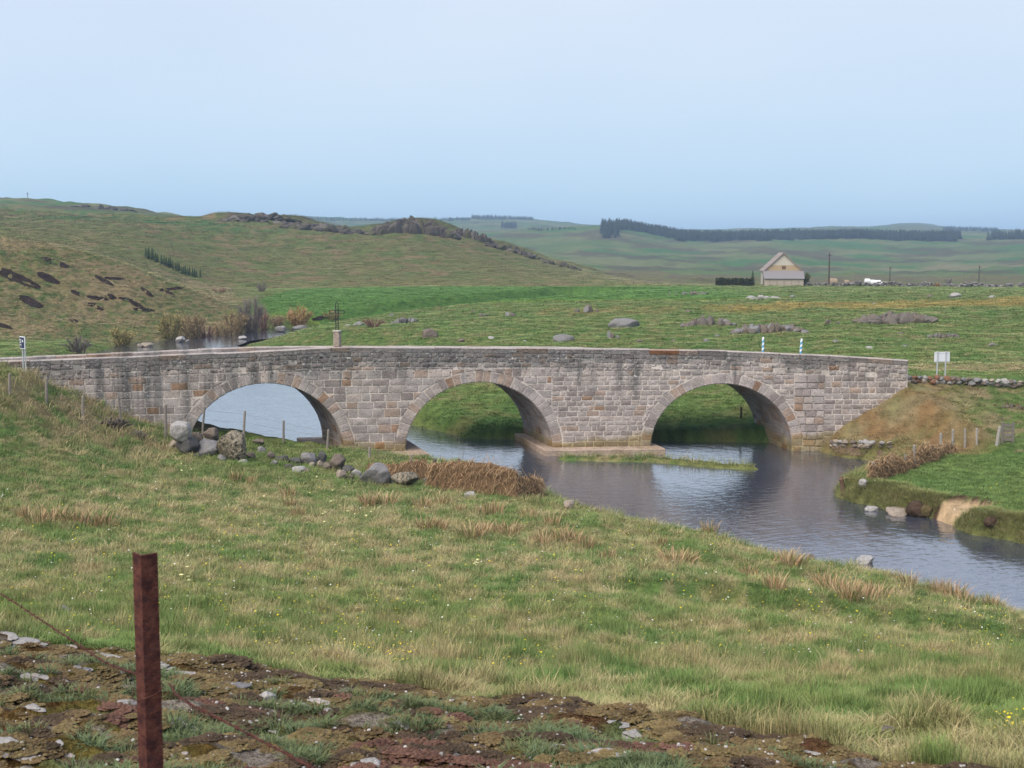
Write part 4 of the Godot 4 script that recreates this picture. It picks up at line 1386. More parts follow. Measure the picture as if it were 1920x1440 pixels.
func outcrop(cx: float, base: float, w: float, h: float, n: int, mats: Array, called: String, label: String, category: String, group := "") -> void:
	var c := hit(cx, base)
	var D := -c.z
	var k := D / F
	var root := thing(called, label, category, c, 0.0, group)
	for i in n:
		var fx := rng.randf_range(-0.5, 0.5)
		if n == 2: fx = (i - 0.5) * 0.5
		if n == 1: fx = 0.0
		var x := c.x + fx * w * k
		var d := D + rng.randf_range(-0.3, 0.6) * w * k * 0.35
		var env := 1.0 - pow(absf(fx) * 1.9, 2.0) * 0.75
		var hw := w * k * rng.randf_range(0.10, 0.20) * (1.0 if n < 10 else 0.45) if n > 2 else w * k * (0.42 if n == 2 else 0.52)
		var hh := h * k * env * rng.randf_range(0.30, 0.60) if n > 1 else h * k * 0.55
		var o := rock_at("rock", root, Vector3.ZERO, Vector3(hw, maxf(0.06, hh), hw * 0.8), mats[rng.randi() % mats.size()])
		o.position = Vector3(x, height(x, d) + hh * 0.12, -d) - c

func make_rocks() -> void:
	rng.seed = 41
	make_rock_meshes()
	boulder(342, 786, 824, 44, 849, M.rock_pale, "pale whitish boulder perched on darker boulders below the first arch")
	boulder(350, 818, 850, 44, 850, M.rock_dark, "dark grey boulder carrying the pale whitish one")
	boulder(392, 823, 852, 56, 852, M.rock_grey, "long slanting grey boulder between the stacked ones and the lichen boulder")
	boulder(398, 800, 826, 32, 850, M.rock_brown, "mossy rounded boulder lying on top of the slanting grey one")
	boulder(372, 808, 834, 26, 848, M.rock_brown, "small brown boulder wedged behind the fence post foot")
	boulder(437, 810, 861, 64, 861, M.lichen_rock, "big blocky boulder crusted all over with dark and pale lichen")
	boulder(325, 826, 838, 18, 840, M.rock_buff, "small buff stone at the foot of the stacked boulders")
	boulder(490, 838, 850, 20, 850, M.rock_grey, "small stone sunk in the grass mound right of the lichen boulder")
	boulder(486, 822, 832, 26, 834, M.rock_brown, "low stone on top of the grass mound under the first arch")
	boulder(581, 846, 869, 34, 869, M.rock_grey, "smooth grey boulder in front of the first pier footing")
	boulder(604, 846, 868, 18, 869, M.rock_dark, "narrow upright dark stone leaning on the smooth grey boulder")
	boulder(632, 853, 882, 34, 882, M.rock_brown, "weathered stone with dry grass over it by the footing")
	boulder(553, 858, 870, 34, 871, M.rock_dark, "flat dark stone left of the smooth grey boulder")
	boulder(584, 866, 876, 14, 876, M.rock_buff, "little buff stone under the smooth grey boulder")
	boulder(600, 864, 874, 14, 876, M.rock_buff, "little round buff stone under the narrow upright stone")
	boulder(562, 874, 884, 28, 884, M.rock_pale, "flat pale stone lying in the grass below the dark flat one")
	boulder(706, 870, 908, 60, 908, M.rock_grey, "smooth grey slanting boulder at the start of the reed covered fence")
	boulder(757, 884, 906, 52, 908, M.lichen_rock, "dark speckled boulder beside the smooth slanting one at the fence")
	boulder(800, 894, 906, 22, 908, M.rock_dark, "dark block at the foot of the reed mat")
	boulder(638, 880, 896, 20, 897, M.rock_buff, "pale stump of stone in the grass left of the slanting boulder")
	boulder(882, 920, 934, 24, 935, M.rock_pale, "pale rounded stone in front of the reed mat")
	boulder(1068, 937, 950, 22, 951, M.rock_buff, "single buff stone at the water's edge right of the reed mat")
	boulder(1620, 1043, 1056, 38, 1055, M.rock_pale, "flat pale stone standing alone out of the river")
	boulder(1520, 1039, 1048, 20, 1047, M.rock_brown, "small round brown stone in the river by the near bank")
	boulder(1509, 1052, 1057, 16, 1056, M.rock_dark, "flat dark stone just breaking the water by the near bank")
	boulder(1632, 947, 958, 28, 957, M.rock_pale, "pale stone under the far bank near the leaning post")
	boulder(1682, 950, 966, 56, 964, M.rock_buff, "long flat buff stone under the far bank beside the sand hollow")
	boulder(1620, 897, 911, 18, 912, M.rock_pale, "white stone at the riverward end of the right reed mat")
	boulder(118, 1135, 1148, 30, 1148, M.rock_grey, "grey stone half hidden in grass above the rock ledge")
	boulder(1040, 1180, 1186, 26, 1187, M.rock_pale, "flat pale stone in the middle of the pasture")
	boulder(1660, 1358, 1372, 34, 1373, M.rock_brown, "brown stone in grass right of the rock ledge")
	for p in [[470, 858, 22, 11], [455, 868, 16, 8], [508, 858, 20, 10], [528, 863, 24, 11], [515, 870, 14, 7], [541, 876, 16, 7], [575, 884, 18, 7], [613, 878, 20, 12], [652, 886, 26, 14], [668, 893, 24, 13], [655, 898, 16, 8], [684, 902, 20, 9], [735, 906, 22, 11], [776, 903, 20, 12], [415, 862, 18, 9], [372, 857, 16, 8]]:
		boulder(p[0], p[1] - p[3], p[1], p[2], p[1], [M.rock_grey, M.rock_brown, M.rock_dark, M.rock_pale][rng.randi() % 4], "loose stone in the tumbled row between the stacked boulders and the reed mat", "stones of the tumbled row below the bridge")
	# meadow boulders and outcrops beyond the bridge
	var mix := [M.rock_grey, M.rock_brown, M.rock_heath]
	outcrop(805, 632, 36, 22, 1, [M.rock_grey, M.rock_brown], "meadow_rock", "grey split rock in the meadow behind the first pier", "rock")
	outcrop(1055, 638, 38, 22, 1, [M.rock_grey], "meadow_rock", "low wedge shaped grey rock in the meadow above the second pier", "rock")
	outcrop(1146, 634, 28, 20, 3, mix, "meadow_rock", "small jagged rock right of the wedge shaped one", "rock")
	outcrop(1171, 611, 56, 26, 1, [M.rock_grey], "meadow_rock", "large flat topped grey boulder on the dry strip of the meadow", "rock")
	outcrop(1102, 585, 48, 18, 4, mix, "meadow_rock", "lumpy grey rock at the edge of the sown field", "rock")
	outcrop(957, 592, 18, 18, 2, mix, "meadow_rock", "small pointed rock at the edge of the sown field", "rock")
	outcrop(907, 592, 16, 9, 2, mix, "meadow_rock", "tiny low rock left of the small pointed one", "rock")
	outcrop(1330, 609, 95, 26, 40, mix, "rock_outcrop", "jagged grey outcrop above the third arch, the left one of two neighbours", "outcrop")
	outcrop(1440, 622, 130, 26, 60, mix, "rock_outcrop", "long broken grey outcrop with a pale left end above the striped poles", "outcrop")
	outcrop(1556, 607, 32, 16, 3, mix, "rock_outcrop", "short slanting outcrop between the long grey and the heathery ones", "outcrop")
	outcrop(1680, 604, 145, 28, 80, [M.rock_heath, M.rock_brown, M.rock_heath], "rock_outcrop", "broad heathery outcrop on the right of the meadow", "outcrop")
	outcrop(1770, 632, 60, 14, 18, mix, "rock_outcrop", "low scattered stones below the broad heathery outcrop", "outcrop")
	outcrop(755, 606, 56, 18, 20, [M.rock_dark, M.rock_grey], "rock_outcrop", "dark line of boulders beside the upstream bend", "outcrop")
	outcrop(675, 610, 50, 12, 6, [M.rock_pale, M.rock_grey], "rock_outcrop", "pale boulders on the bank behind the iron cross", "outcrop")
	outcrop(1300, 553, 50, 10, 6, mix, "rock_outcrop", "few low stones in front of the hedge by the barn", "outcrop")
	outcrop(1430, 560, 60, 10, 7, [M.rock_pale, M.rock_grey], "rock_outcrop", "pale stones strewn in front of the barn", "outcrop")
	for p in [[1485, 557, 12], [1630, 653, 15], [1697, 650, 14], [1862, 648, 18], [1790, 557, 26], [1742, 557, 14], [1858, 558, 14], [1568, 640, 12], [1690, 626, 14], [1508, 566, 9], [865, 640, 16], [920, 634, 14], [985, 640, 8], [1200, 641, 14], [1262, 640, 12], [1325, 640, 14], [1290, 585, 14], [1370, 577, 8], [735, 592, 12], [888, 584, 10], [1345, 630, 9], [1640, 570, 8]]:
		var h := hit(p[0], p[1])
		var k: float = -h.z / F
		var o := rock_at("field_stone", self, h, Vector3(p[2] * k * 0.5, p[2] * k * 0.28, p[2] * k * 0.45), [M.rock_pale, M.rock_grey, M.rock_brown][rng.randi() % 3])
		tag(o, "single small stone scattered in the meadow beyond the bridge", "stone", "small stones scattered in the meadow")
	# boulders by the upstream bends
	for p in [[338, 641, 20, 11, "grey boulder at the foot of the big riverside bush"], [352, 643, 9, 6, "small pale stone beside the grey boulder at the bush"], [277, 650, 24, 8, "flat pale boulder at the left edge of the upstream water"], [262, 651, 12, 6, "small pale boulder left of the flat one upstream"], [527, 622, 20, 12, "pinkish boulder beside the upper bend of the stream"], [562, 619, 26, 10, "flat tan rock lying in the upper bend of the stream"], [545, 590, 12, 6, "small pale stone left of the upper bend"], [390, 628, 9, 6, "pale stone among the riverside bushes"], [455, 636, 18, 7, "low grey stone in the grass right of the riverside bushes"]]:
		boulder(p[0], p[1] - p[3], p[1], p[2], p[1], [M.rock_pale, M.rock_buff, M.rock_grey][rng.randi() % 3], p[4])
	# crags on the crest of the hill
	var cm := []
	for e in [Color(0.085, 0.072, 0.055), Color(0.115, 0.095, 0.075), Color(0.10, 0.092, 0.048), Color(0.065, 0.055, 0.045), Color(0.16, 0.14, 0.12)]:
		var dm: StandardMaterial3D = M.rock_grey.duplicate()
		dm.albedo_color = e.linear_to_srgb()
		dm.uv1_scale = Vector3.ONE * 0.2
		cm.append(dm)
	outcrop(485, 412, 140, 14, 50, cm, "hill_crag", "long thin crag along the left crest of the middle hill", "crag")
	outcrop(605, 432, 150, 20, 70, cm, "hill_crag", "stony crag in the dip left of the rocky summit", "crag")
	outcrop(775, 436, 160, 40, 130, cm, "hill_crag", "big dark rocky summit of the middle hill", "crag")
	outcrop(890, 448, 80, 24, 50, cm, "hill_crag", "craggy shoulder just right of the rocky summit", "crag")
	outcrop(965, 475, 110, 16, 50, cm, "hill_crag", "line of crags running down the right side of the hill", "crag")
	outcrop(1060, 500, 90, 12, 16, cm, "hill_crag", "last low rocks at the right foot of the hill", "crag")
	outcrop(195, 392, 110, 12, 16, cm, "hill_crag", "dark rocky rib on the far left hill", "crag")

func make_ledge() -> void:
	rng.seed = 63
	var root := thing("rock_ledge", "mossy granite ledge with pale slabs in front of the pasture", "rock ledge", on_ground(0.0, 6.5))
	var base := root.position
	var slabs := [[33, 1197, 100], [20, 1222, 70], [67, 1268, 56], [163, 1253, 46], [213, 1233, 70], [130, 1215, 46], [347, 1268, 80], [300, 1248, 50], [413, 1300, 70], [503, 1300, 44], [460, 1288, 50], [593, 1327, 84], [350, 1363, 100], [523, 1383, 70], [73, 1323, 56], [353, 1420, 40], [250, 1315, 44], [620, 1345, 50], [703, 1317, 40], [880, 1328, 50], [820, 1318, 24], [977, 1363, 26], [1173, 1358, 66], [1223, 1361, 24], [1077, 1403, 70], [1160, 1420, 90], [1117, 1366, 16], [707, 1433, 90], [940, 1385, 40], [1583, 1394, 36], [1530, 1418, 36], [1403, 1388, 56], [1453, 1423, 36], [1657, 1425, 30], [1450, 1404, 24], [1050, 1335, 24], [560, 1270, 26], [30, 1424, 110], [120, 1410, 60], [430, 1345, 40], [760, 1360, 34], [860, 1420, 40], [1290, 1405, 40], [1340, 1430, 50], [650, 1300, 30], [240, 1275, 40]]
	for p in slabs:
		var h := hit(p[0], p[1])
		var k: float = -h.z / F
		var w: float = p[2] * k
		for q in 4:
			var f := (q - 1.5) / 4.0 + rng.randf_range(-0.08, 0.08)
			var ww := w * rng.randf_range(0.22, 0.40)
			var sx := h.x + f * w * 0.9
			var sd := -h.z - f * w * 0.5 + rng.randfn() * w * 0.12
			var o := rock_at("slab", root, on_ground(sx, sd, -0.004) - base, Vector3(ww, clampf(ww * 0.16, 0.006, 0.02), ww * rng.randf_range(0.4, 0.75)), [M.rock_slab, M.rock_slab, M.rock_grit, M.rock_dark_slab][rng.randi() % 4])
			o.rotation = Vector3(rng.randf_range(0.02, 0.15), rng.randf_range(-0.9, -0.1), rng.randf_range(-0.14, 0.0))
	var st := hit(503, 1318)
	var rs := rock_at("boulder", self, st + Vector3(0, 0.02, 0), Vector3(0.055, 0.045, 0.05), M.rock_pale)
	tag(rs, "fist sized round stone lying on the mossy ledge", "boulder")
	# moss cushions, grit and fescue
	var cush := MB.new()   # a patch of many little moss knobs
	for k in 46:
		var a := rng.randf() * TAU
		var q := sqrt(rng.randf())
		var c := Vector3(cos(a) * q, -0.05, sin(a) * q)
		var r := rng.randf_range(0.10, 0.26)
		var hgt := r * rng.randf_range(0.6, 1.3) * (1.15 - q * 0.6)
		var v := rng.randf_range(0.55, 1.35)
		var col := Color(v, v * rng.randf_range(0.9, 1.05), v * rng.randf_range(0.8, 1.1))
		var off := rng.randf() * TAU
		for e in 6:
			var t0 := off + TAU * e / 6.0
			var t1 := off + TAU * (e + 1) / 6.0
			var p0 := c + Vector3(cos(t0), 0, sin(t0)) * r
			var p1 := c + Vector3(cos(t1), 0, sin(t1)) * r
			var m0 := c + Vector3(cos(t0) * r * 0.62, hgt * 0.8, sin(t0) * r * 0.62)
			var m1 := c + Vector3(cos(t1) * r * 0.62, hgt * 0.8, sin(t1) * r * 0.62)
			cush.quad(m0, m1, p1, p0, col)
			cush.tri(c + Vector3(0, hgt, 0), m1, m0, col)
	var pad := cush.mesh()
	var moss := PackedFloat32Array()
	var grit := PackedFloat32Array()
	var fes := PackedFloat32Array()
	for k in 80000:
		var D := rng.randf_range(3.6, 10.2)
		var X := rng.randf_range(-0.46, 0.46) * D + rng.randf_range(-1.2, 1.2)
		if D > rock_edge(X) + 0.1: continue
		var q := n_c.get_noise_2d(X * 2.4, D * 5.0)
		var e := n_b.get_noise_2d(X * 5.0 + 20.0, D * 8.0)
		var f := n_b.get_noise_2d(X * 4.0 + 60.0, D * 7.0)
		var y := height(X, D)
		if f > 0.22 and D < rock_edge(X) - 0.8:
			if k % 5: continue
			var g := Color(0.115, 0.165, 0.085).lerp(Color(0.15, 0.17, 0.075), rng.randf())
			put(fes, Vector3(X, y - 0.005, -D), rng.randf() * TAU, rng.randf_range(0.05, 0.09), rng.randf_range(0.03, 0.075), rng.randf_range(-0.2, 0.3), g)
			continue
		var col := Color(0.118, 0.078, 0.038).lerp(Color(0.165, 0.125, 0.055), clampf(0.5 + e * 1.5, 0, 1))
		if e < -0.2: col = Color(0.075, 0.052, 0.032)
		if f < -0.38 and D < rock_edge(X) - 1.0: col = Color(0.125, 0.066, 0.046)
		if q > 0.13: continue
		col = col * rng.randf_range(0.65, 1.35)
		if rng.randf() < 0.86:
			var s := rng.randf_range(0.025, 0.055)
			put(moss, Vector3(X, y, -D), rng.randf() * TAU, s, s * rng.randf_range(0.5, 1.0), rng.randf_range(-0.1, 0.1), col)
		else:
			var s := rng.randf_range(0.003, 0.010)
			var v := rng.randf_range(0.20, 0.50)
			put(grit, Vector3(X, y + s * 0.6, -D), rng.randf() * TAU, s, s * 0.7, rng.randf_range(-0.6, 0.6), Color(v, v * 0.95, v * 0.88))
	stuff("moss", pad, M.plain, moss, "brown and ochre moss cushions covering the rock ledge", "moss")
	stuff("gravel", ROCKS[2], M.plain, grit, "pale grit and gravel lying on the rock ledge", "gravel")
	stuff("fescue", clump_mesh(12, 34, 0.03, 1.2, 0.5), M.leaf, fes, "grey green fescue cushions growing on the rock ledge", "grass")
	print("ledge ", moss.size() / 16, " ", fes.size() / 16, " ", Time.get_ticks_msec() - t_start)

# ------------------------------------------------------------------ fences, debris, walls
func s_at(x: float, Y: float) -> float:   # place along the bridge face seen at picture column x
	var lo := -32.0
	var hi := 30.0
	for i in 40:
		var m := (lo + hi) / 2.0
		var p := bp(m, Y, 0.0)
		var dz := -p.z * CP - (p.y - EYE) * SP
		if 960.0 + F * p.x / dz < x: lo = m
		else: hi = m
	return lo

func stake(parent: Node, base: Vector3, h: float, r: float, lean: Vector2, col: Color, called := "post") -> void:
	var mb := MB.new()
	var t := Vector3(lean.x, h, lean.y)
	mb.tube([Vector3(0, -0.3, 0) - t * 0.1, t * 0.5 + Vector3(rng.randf_range(-0.012, 0.012), 0, 0), t * 0.97, t], [r * 1.05, r, r * 0.92, r * 0.6], 7, col)
	var o := part(called, mb.mesh(), M.wood, parent)
	o.position = base

# posts given as picture x, top y, base y; D may be forced
func wire_fence(called: String, label: String, posts: Array, strands: Array, col: Color, r := 0.055) -> Node3D:
	var list := []
	for p in posts:
		var h := hit(p[0], p[2])
		if p.size() > 3: h = on_ground(ray(p[0], p[2]).x * p[3], p[3])
		var D := -h.z
		var fd := pts(FACE, h.x) - 0.7
		if D > fd and h.x < 14.0:
			D = fd
			h = on_ground(ray(p[0], p[2]).x * D, D)
		var tx: float = p[4] if p.size() > 4 else p[0]
		var t := at_d(tx, p[1], D)
		list.append([h, t])
	var root := thing(called, label, "fence", list[0][0])
	for e in list:
		var h: Vector3 = e[0]
		var t: Vector3 = e[1]
		stake(root, h - root.position, maxf(0.3, t.y - h.y), r * rng.randf_range(0.85, 1.15), Vector2(t.x - h.x, rng.randf_range(-0.03, 0.03)), col * rng.randf_range(0.8, 1.2))
	for f in strands:
		var mb := MB.new()
		for i in list.size() - 1:
			var a: Vector3 = list[i][0].lerp(list[i][1], f) - root.position
			var b: Vector3 = list[i + 1][0].lerp(list[i + 1][1], f) - root.position
			var mid := (a + b) / 2.0 - Vector3(0, 0.03, 0)
			mb.tube([a, mid, b], [0.004, 0.004, 0.004], 4, Color.WHITE, false)
		part("wire", mb.mesh(), M.wire, root)
	return root

# reeds left hanging on a fence by a flood; line of [x, top y, bottom y] in the picture
func reed_mat(label: String, line: Array, count: int, thick: float, group: String, ds := []) -> void:
	var pos := []
	for i in line.size():
		var p: Array = line[i]
		var h := hit(p[0], p[2])
		if ds.size() > i: h = on_ground(ray(p[0], p[2]).x * ds[i], ds[i])
		pos.append([h, at_d(p[0], p[1], -h.z)])
	var root := thing("reed_mat", label, "reed debris", pos[0][0], 0.0, group)
	var mb := MB.new()
	# matted core
	for i in pos.size() - 1:
		for side in [-1.0, 1.0]:
			var o := Vector3(0, 0, side * thick * 0.45)
			var a: Vector3 = pos[i][0] - root.position + o
			var b: Vector3 = pos[i + 1][0] - root.position + o
			var c: Vector3 = pos[i + 1][1] - root.position + o * 0.5 - Vector3(0, 0.08, 0)
			var d: Vector3 = pos[i][1] - root.position + o * 0.5 - Vector3(0, 0.08, 0)
			mb.quad(d, c, b, a, Color(0.17, 0.11, 0.065))
	part("core", mb.mesh(), M.dry, root)
	var st := MB.new()
	for k in count:
		var f := rng.randf() * (pos.size() - 1.001)
		var i := int(f)
		var w := f - i
		var base: Vector3 = pos[i][0].lerp(pos[i + 1][0], w)
		var top: Vector3 = pos[i][1].lerp(pos[i + 1][1], w)
		var q := rng.randf()
		var hgt := top.y - base.y
		var v := pow(rng.randf(), 0.8)
		var p := Vector3(lerpf(base.x, top.x, v), base.y + hgt * v, base.z + rng.randf_range(-0.6, 0.6) * thick) - root.position
		var dir := Vector3(rng.randfn() * 0.55, -1.0 if q < 0.75 else rng.randfn() * 0.5, rng.randfn() * 0.3).normalized()
		var ln := rng.randf_range(0.18, 0.5)
		var e := p + dir * ln
		e.y = maxf(e.y, base.y - root.position.y - 0.03)
		var bow := p.lerp(e, 0.5) + Vector3(rng.randfn() * 0.04, 0.02, 0.05)
		var sd := Vector3(0.010, 0.003, 0).rotated(Vector3.UP, rng.randf() * PI)
		var kk := rng.randf_range(0.55, 1.35)
		var col := Color(0.36, 0.255, 0.15).lerp(Color(0.25, 0.155, 0.085), rng.randf()) * kk
		st.quad(p - sd, p + sd, bow + sd, bow - sd, col)
		st.tri(bow - sd, bow + sd, e, col)
	part("reeds", st.mesh(), M.dry, root).set_meta("kind", "stuff")

func stone_row(called: String, label: String, category: String, a: Array, rows: int, step: float, size: Vector3, mats: Callable, part_name := "stone") -> void:
	# a: positions (Vector3) along the foot of the wall
	var root := thing(called, label, category, a[0])
	for i in a.size() - 1:
		var p: Vector3 = a[i]
		var q: Vector3 = a[i + 1]
		var n := maxi(1, int((q - p).length() / step))
		for k in n:
			for r in rows:
				var t := (k + rng.randf_range(0.2, 0.8)) / n
				var c := p.lerp(q, t)
				var o := rock_at(part_name, root, c - root.position + Vector3(0, size.y * (0.75 + 1.55 * r), rng.randf_range(-0.06, 0.06)), size * rng.randf_range(0.75, 1.2), mats.call(c))
				o.rotation.y += atan2(-(q - p).z, (q - p).x)

func make_fences() -> void:
	rng.seed = 301
	wire_fence("wire_fence", "weathered stake and wire fence running below the left end of the bridge", [[18, 700, 758, 53.0], [87, 708, 766, 54.5], [155, 742, 790, 55.5], [228, 742, 798, 56.5, 222], [310, 758, 806, 58.0], [378, 762, 815, 59.4, 384], [456, 770, 822, 60.4, 459], [532, 788, 846, 61.0], [613, 805, 860, 60.6, 616], [693, 838, 878, 58.2], [771, 852, 884, 57.0]], [0.35, 0.62, 0.9], Color(0.33, 0.29, 0.25))
	wire_fence("wire_fence", "short dark stakes of the fence buried in flood reeds", [[815, 860, 902], [860, 860, 908], [926, 874, 916], [968, 884, 930]], [0.5, 0.9], Color(0.16, 0.13, 0.11), 0.075)
	reed_mat("low brown reeds heaped between the slanting boulder and the first stakes", [[690, 868, 882], [740, 868, 896], [800, 858, 902]], 1300, 0.5, "flood reeds on the left fence")
	reed_mat("tall brown reed mat hanging on the stakes by the river", [[800, 868, 914], [860, 862, 918], [920, 866, 924], [968, 880, 932]], 3000, 0.5, "flood reeds on the left fence")
	reed_mat("squared off end of the brown reed mat nearest the water", [[968, 890, 932], [1000, 892, 934], [1018, 896, 930]], 900, 0.5, "flood reeds on the left fence")
	wire_fence("wire_fence", "pale stakes standing in reeds on the far bank below the road", [[1637, 866, 904], [1697, 852, 882], [1714, 834, 877], [1764, 812, 852], [1787, 805, 846], [1809, 803, 840], [1832, 803, 836]], [0.5, 0.88], Color(0.40, 0.37, 0.33))
	reed_mat("big brown reed mat on the far bank fence beside the river", [[1632, 866, 904], [1655, 856, 898], [1678, 850, 890], [1696, 862, 884]], 2200, 0.5, "flood reeds on the right fence")
	reed_mat("lower brown reed mat along the far bank stakes", [[1698, 858, 882], [1716, 842, 874], [1745, 832, 864], [1790, 830, 846]], 1800, 0.4, "flood reeds on the right fence")
	# wooden panel by its post
	var g := hit(1888, 830)
	var root := thing("wooden_gate", "small weathered board gate leaning by a slanting post on the far bank", "gate", g)
	var k := -g.z / F
	for i in 4:
		var mb := MB.new()
		mb.box(Vector3(0.02 * rng.randfn(), (6.0 + 9.0 * i) * k, rng.randf_range(-0.01, 0.01)), Vector3(12.5 * k, 3.1 * k, 0.014), Basis.IDENTITY.rotated(Vector3.BACK, rng.randf_range(-0.03, 0.03)), Color(0.30, 0.27, 0.23) * rng.randf_range(0.85, 1.15), 0.006)
		part("board", mb.mesh(), M.wood, root)
	for x in [-10.0, 10.5]:
		var mb := MB.new()
		mb.box(Vector3(x * k, 18.0 * k, 0.032), Vector3(2.2 * k, 21.0 * k, 0.018), Basis.IDENTITY, Color(0.26, 0.235, 0.20), 0.006)
		part("upright", mb.mesh(), M.wood, root)
	var sp := hit(1868, 835)
	var sr := thing("gate_post", "stout pale slanting post beside the board gate", "post", sp)
	stake(sr, Vector3.ZERO, 36.0 * k, 0.075, Vector2(6.0 * k, 0.0), Color(0.46, 0.42, 0.38))
	# broken post in the water with its trailing wire
	var bp_ := at_y(1583, 934, 0.0)
	var br := thing("broken_post", "rotten brown post leaning in the shallows with a loop of wire", "post", bp_)
	var mb2 := MB.new()
	var kk := -bp_.z / F
	mb2.tube([Vector3(0.03, -0.7, 0), Vector3(-2, 14, 0) * kk, Vector3(-5, 30, 0) * kk, Vector3(-7, 36, 0) * kk, Vector3(-6, 41, 0) * kk], [0.09, 0.10, 0.085, 0.10, 0.04], 8, Color(0.20, 0.125, 0.085))
	part("post", mb2.mesh(), M.wood, br)
	var mb3 := MB.new()
	mb3.tube([Vector3(-6, 36, 0) * kk, Vector3(4, 40, 0) * kk, Vector3(16, 38, 0) * kk, Vector3(28, 30, 0) * kk, Vector3(36, 24, -6) * kk], [0.018, 0.014, 0.012, 0.010, 0.010], 5, Color(0.34, 0.24, 0.15))
	part("strand", mb3.mesh(), M.dry, br)
	# fence stake behind the third arch
	var st := hit(1389, 784)
	var sn := thing("stake", "lone dark stake on the green bank seen through the third arch", "post", st)
	stake(sn, Vector3.ZERO, 22.0 * -st.z / F, 0.06, Vector2(0.02, 0), Color(0.13, 0.10, 0.085))
	for p in [[1255, 554], [1268, 554], [1281, 554], [1296, 553], [434, 548], [556, 548]]:
		var h := hit(p[0], p[1])
		var o := thing("field_post", "thin pale post at the far edge of the sown field", "post", h, 0.0, "posts at the edge of the sown field")
		stake(o, Vector3.ZERO, 8.0 * -h.z / F, 0.06, Vector2.ZERO, Color(0.34, 0.30, 0.26))

func make_walls() -> void:
	rng.seed = 333
	# low wall along the road right of the bridge
	var a := []
	var X := 19.35
	while X < 36.0:
		var d := wall_d(X)
		a.append(on_ground(X, d - 0.05))
		X += 1.5
	stone_row("roadside_wall", "low dry stone wall along the road with orange lichened stones near the bridge", "wall", a, 2, 0.30, Vector3(0.20, 0.115, 0.17), func(c: Vector3) -> Material:
		if c.x < 22.0 and rng.randf() < 0.4: return M.rock_orange
		return [M.rock_pale, M.rock_grey, M.rock_buff, M.rock_brown][rng.randi() % 4])
	# old revetment at the foot of the embankment
	var b := []
	for x in [1556, 1572, 1590, 1608, 1626, 1644, 1662, 1678]:
		b.append(hit(x, 838 + (x - 1556) * 0.02))
	stone_row("retaining_wall", "crumbling row of pale stones at the foot of the brown embankment", "wall", b, 2, 0.30, Vector3(0.19, 0.11, 0.15), func(c: Vector3) -> Material: return [M.rock_pale, M.rock_buff, M.rock_pale, M.rock_brown][rng.randi() % 4])
	# field wall beyond the meadow
	var buf := PackedFloat32Array()
	var h0 := hit(1520, 543)
	for k in 900:
		var px := rng.randf_range(1512, 2100)
		var d := 243.0 + (px - 1512.0) * 0.012 + rng.randf_range(-0.6, 0.6)
		var x := ray(px, 540).x * d
		var s := rng.randf_range(0.12, 0.30)
		var v := rng.randf_range(0.09, 0.25)
		put(buf, Vector3(x, height(x, d) + rng.randf() * 0.75, -d), rng.randf() * TAU, s, s * 0.75, rng.randf_range(-0.3, 0.3), Color(v, v * 0.93, v * 0.88))
	var fw := thing("field_wall", "tumbledown grey stone wall along the far edge of the meadow", "wall")
	stuff("stones", ROCKS[1], M.plain, buf, "", "", fw)

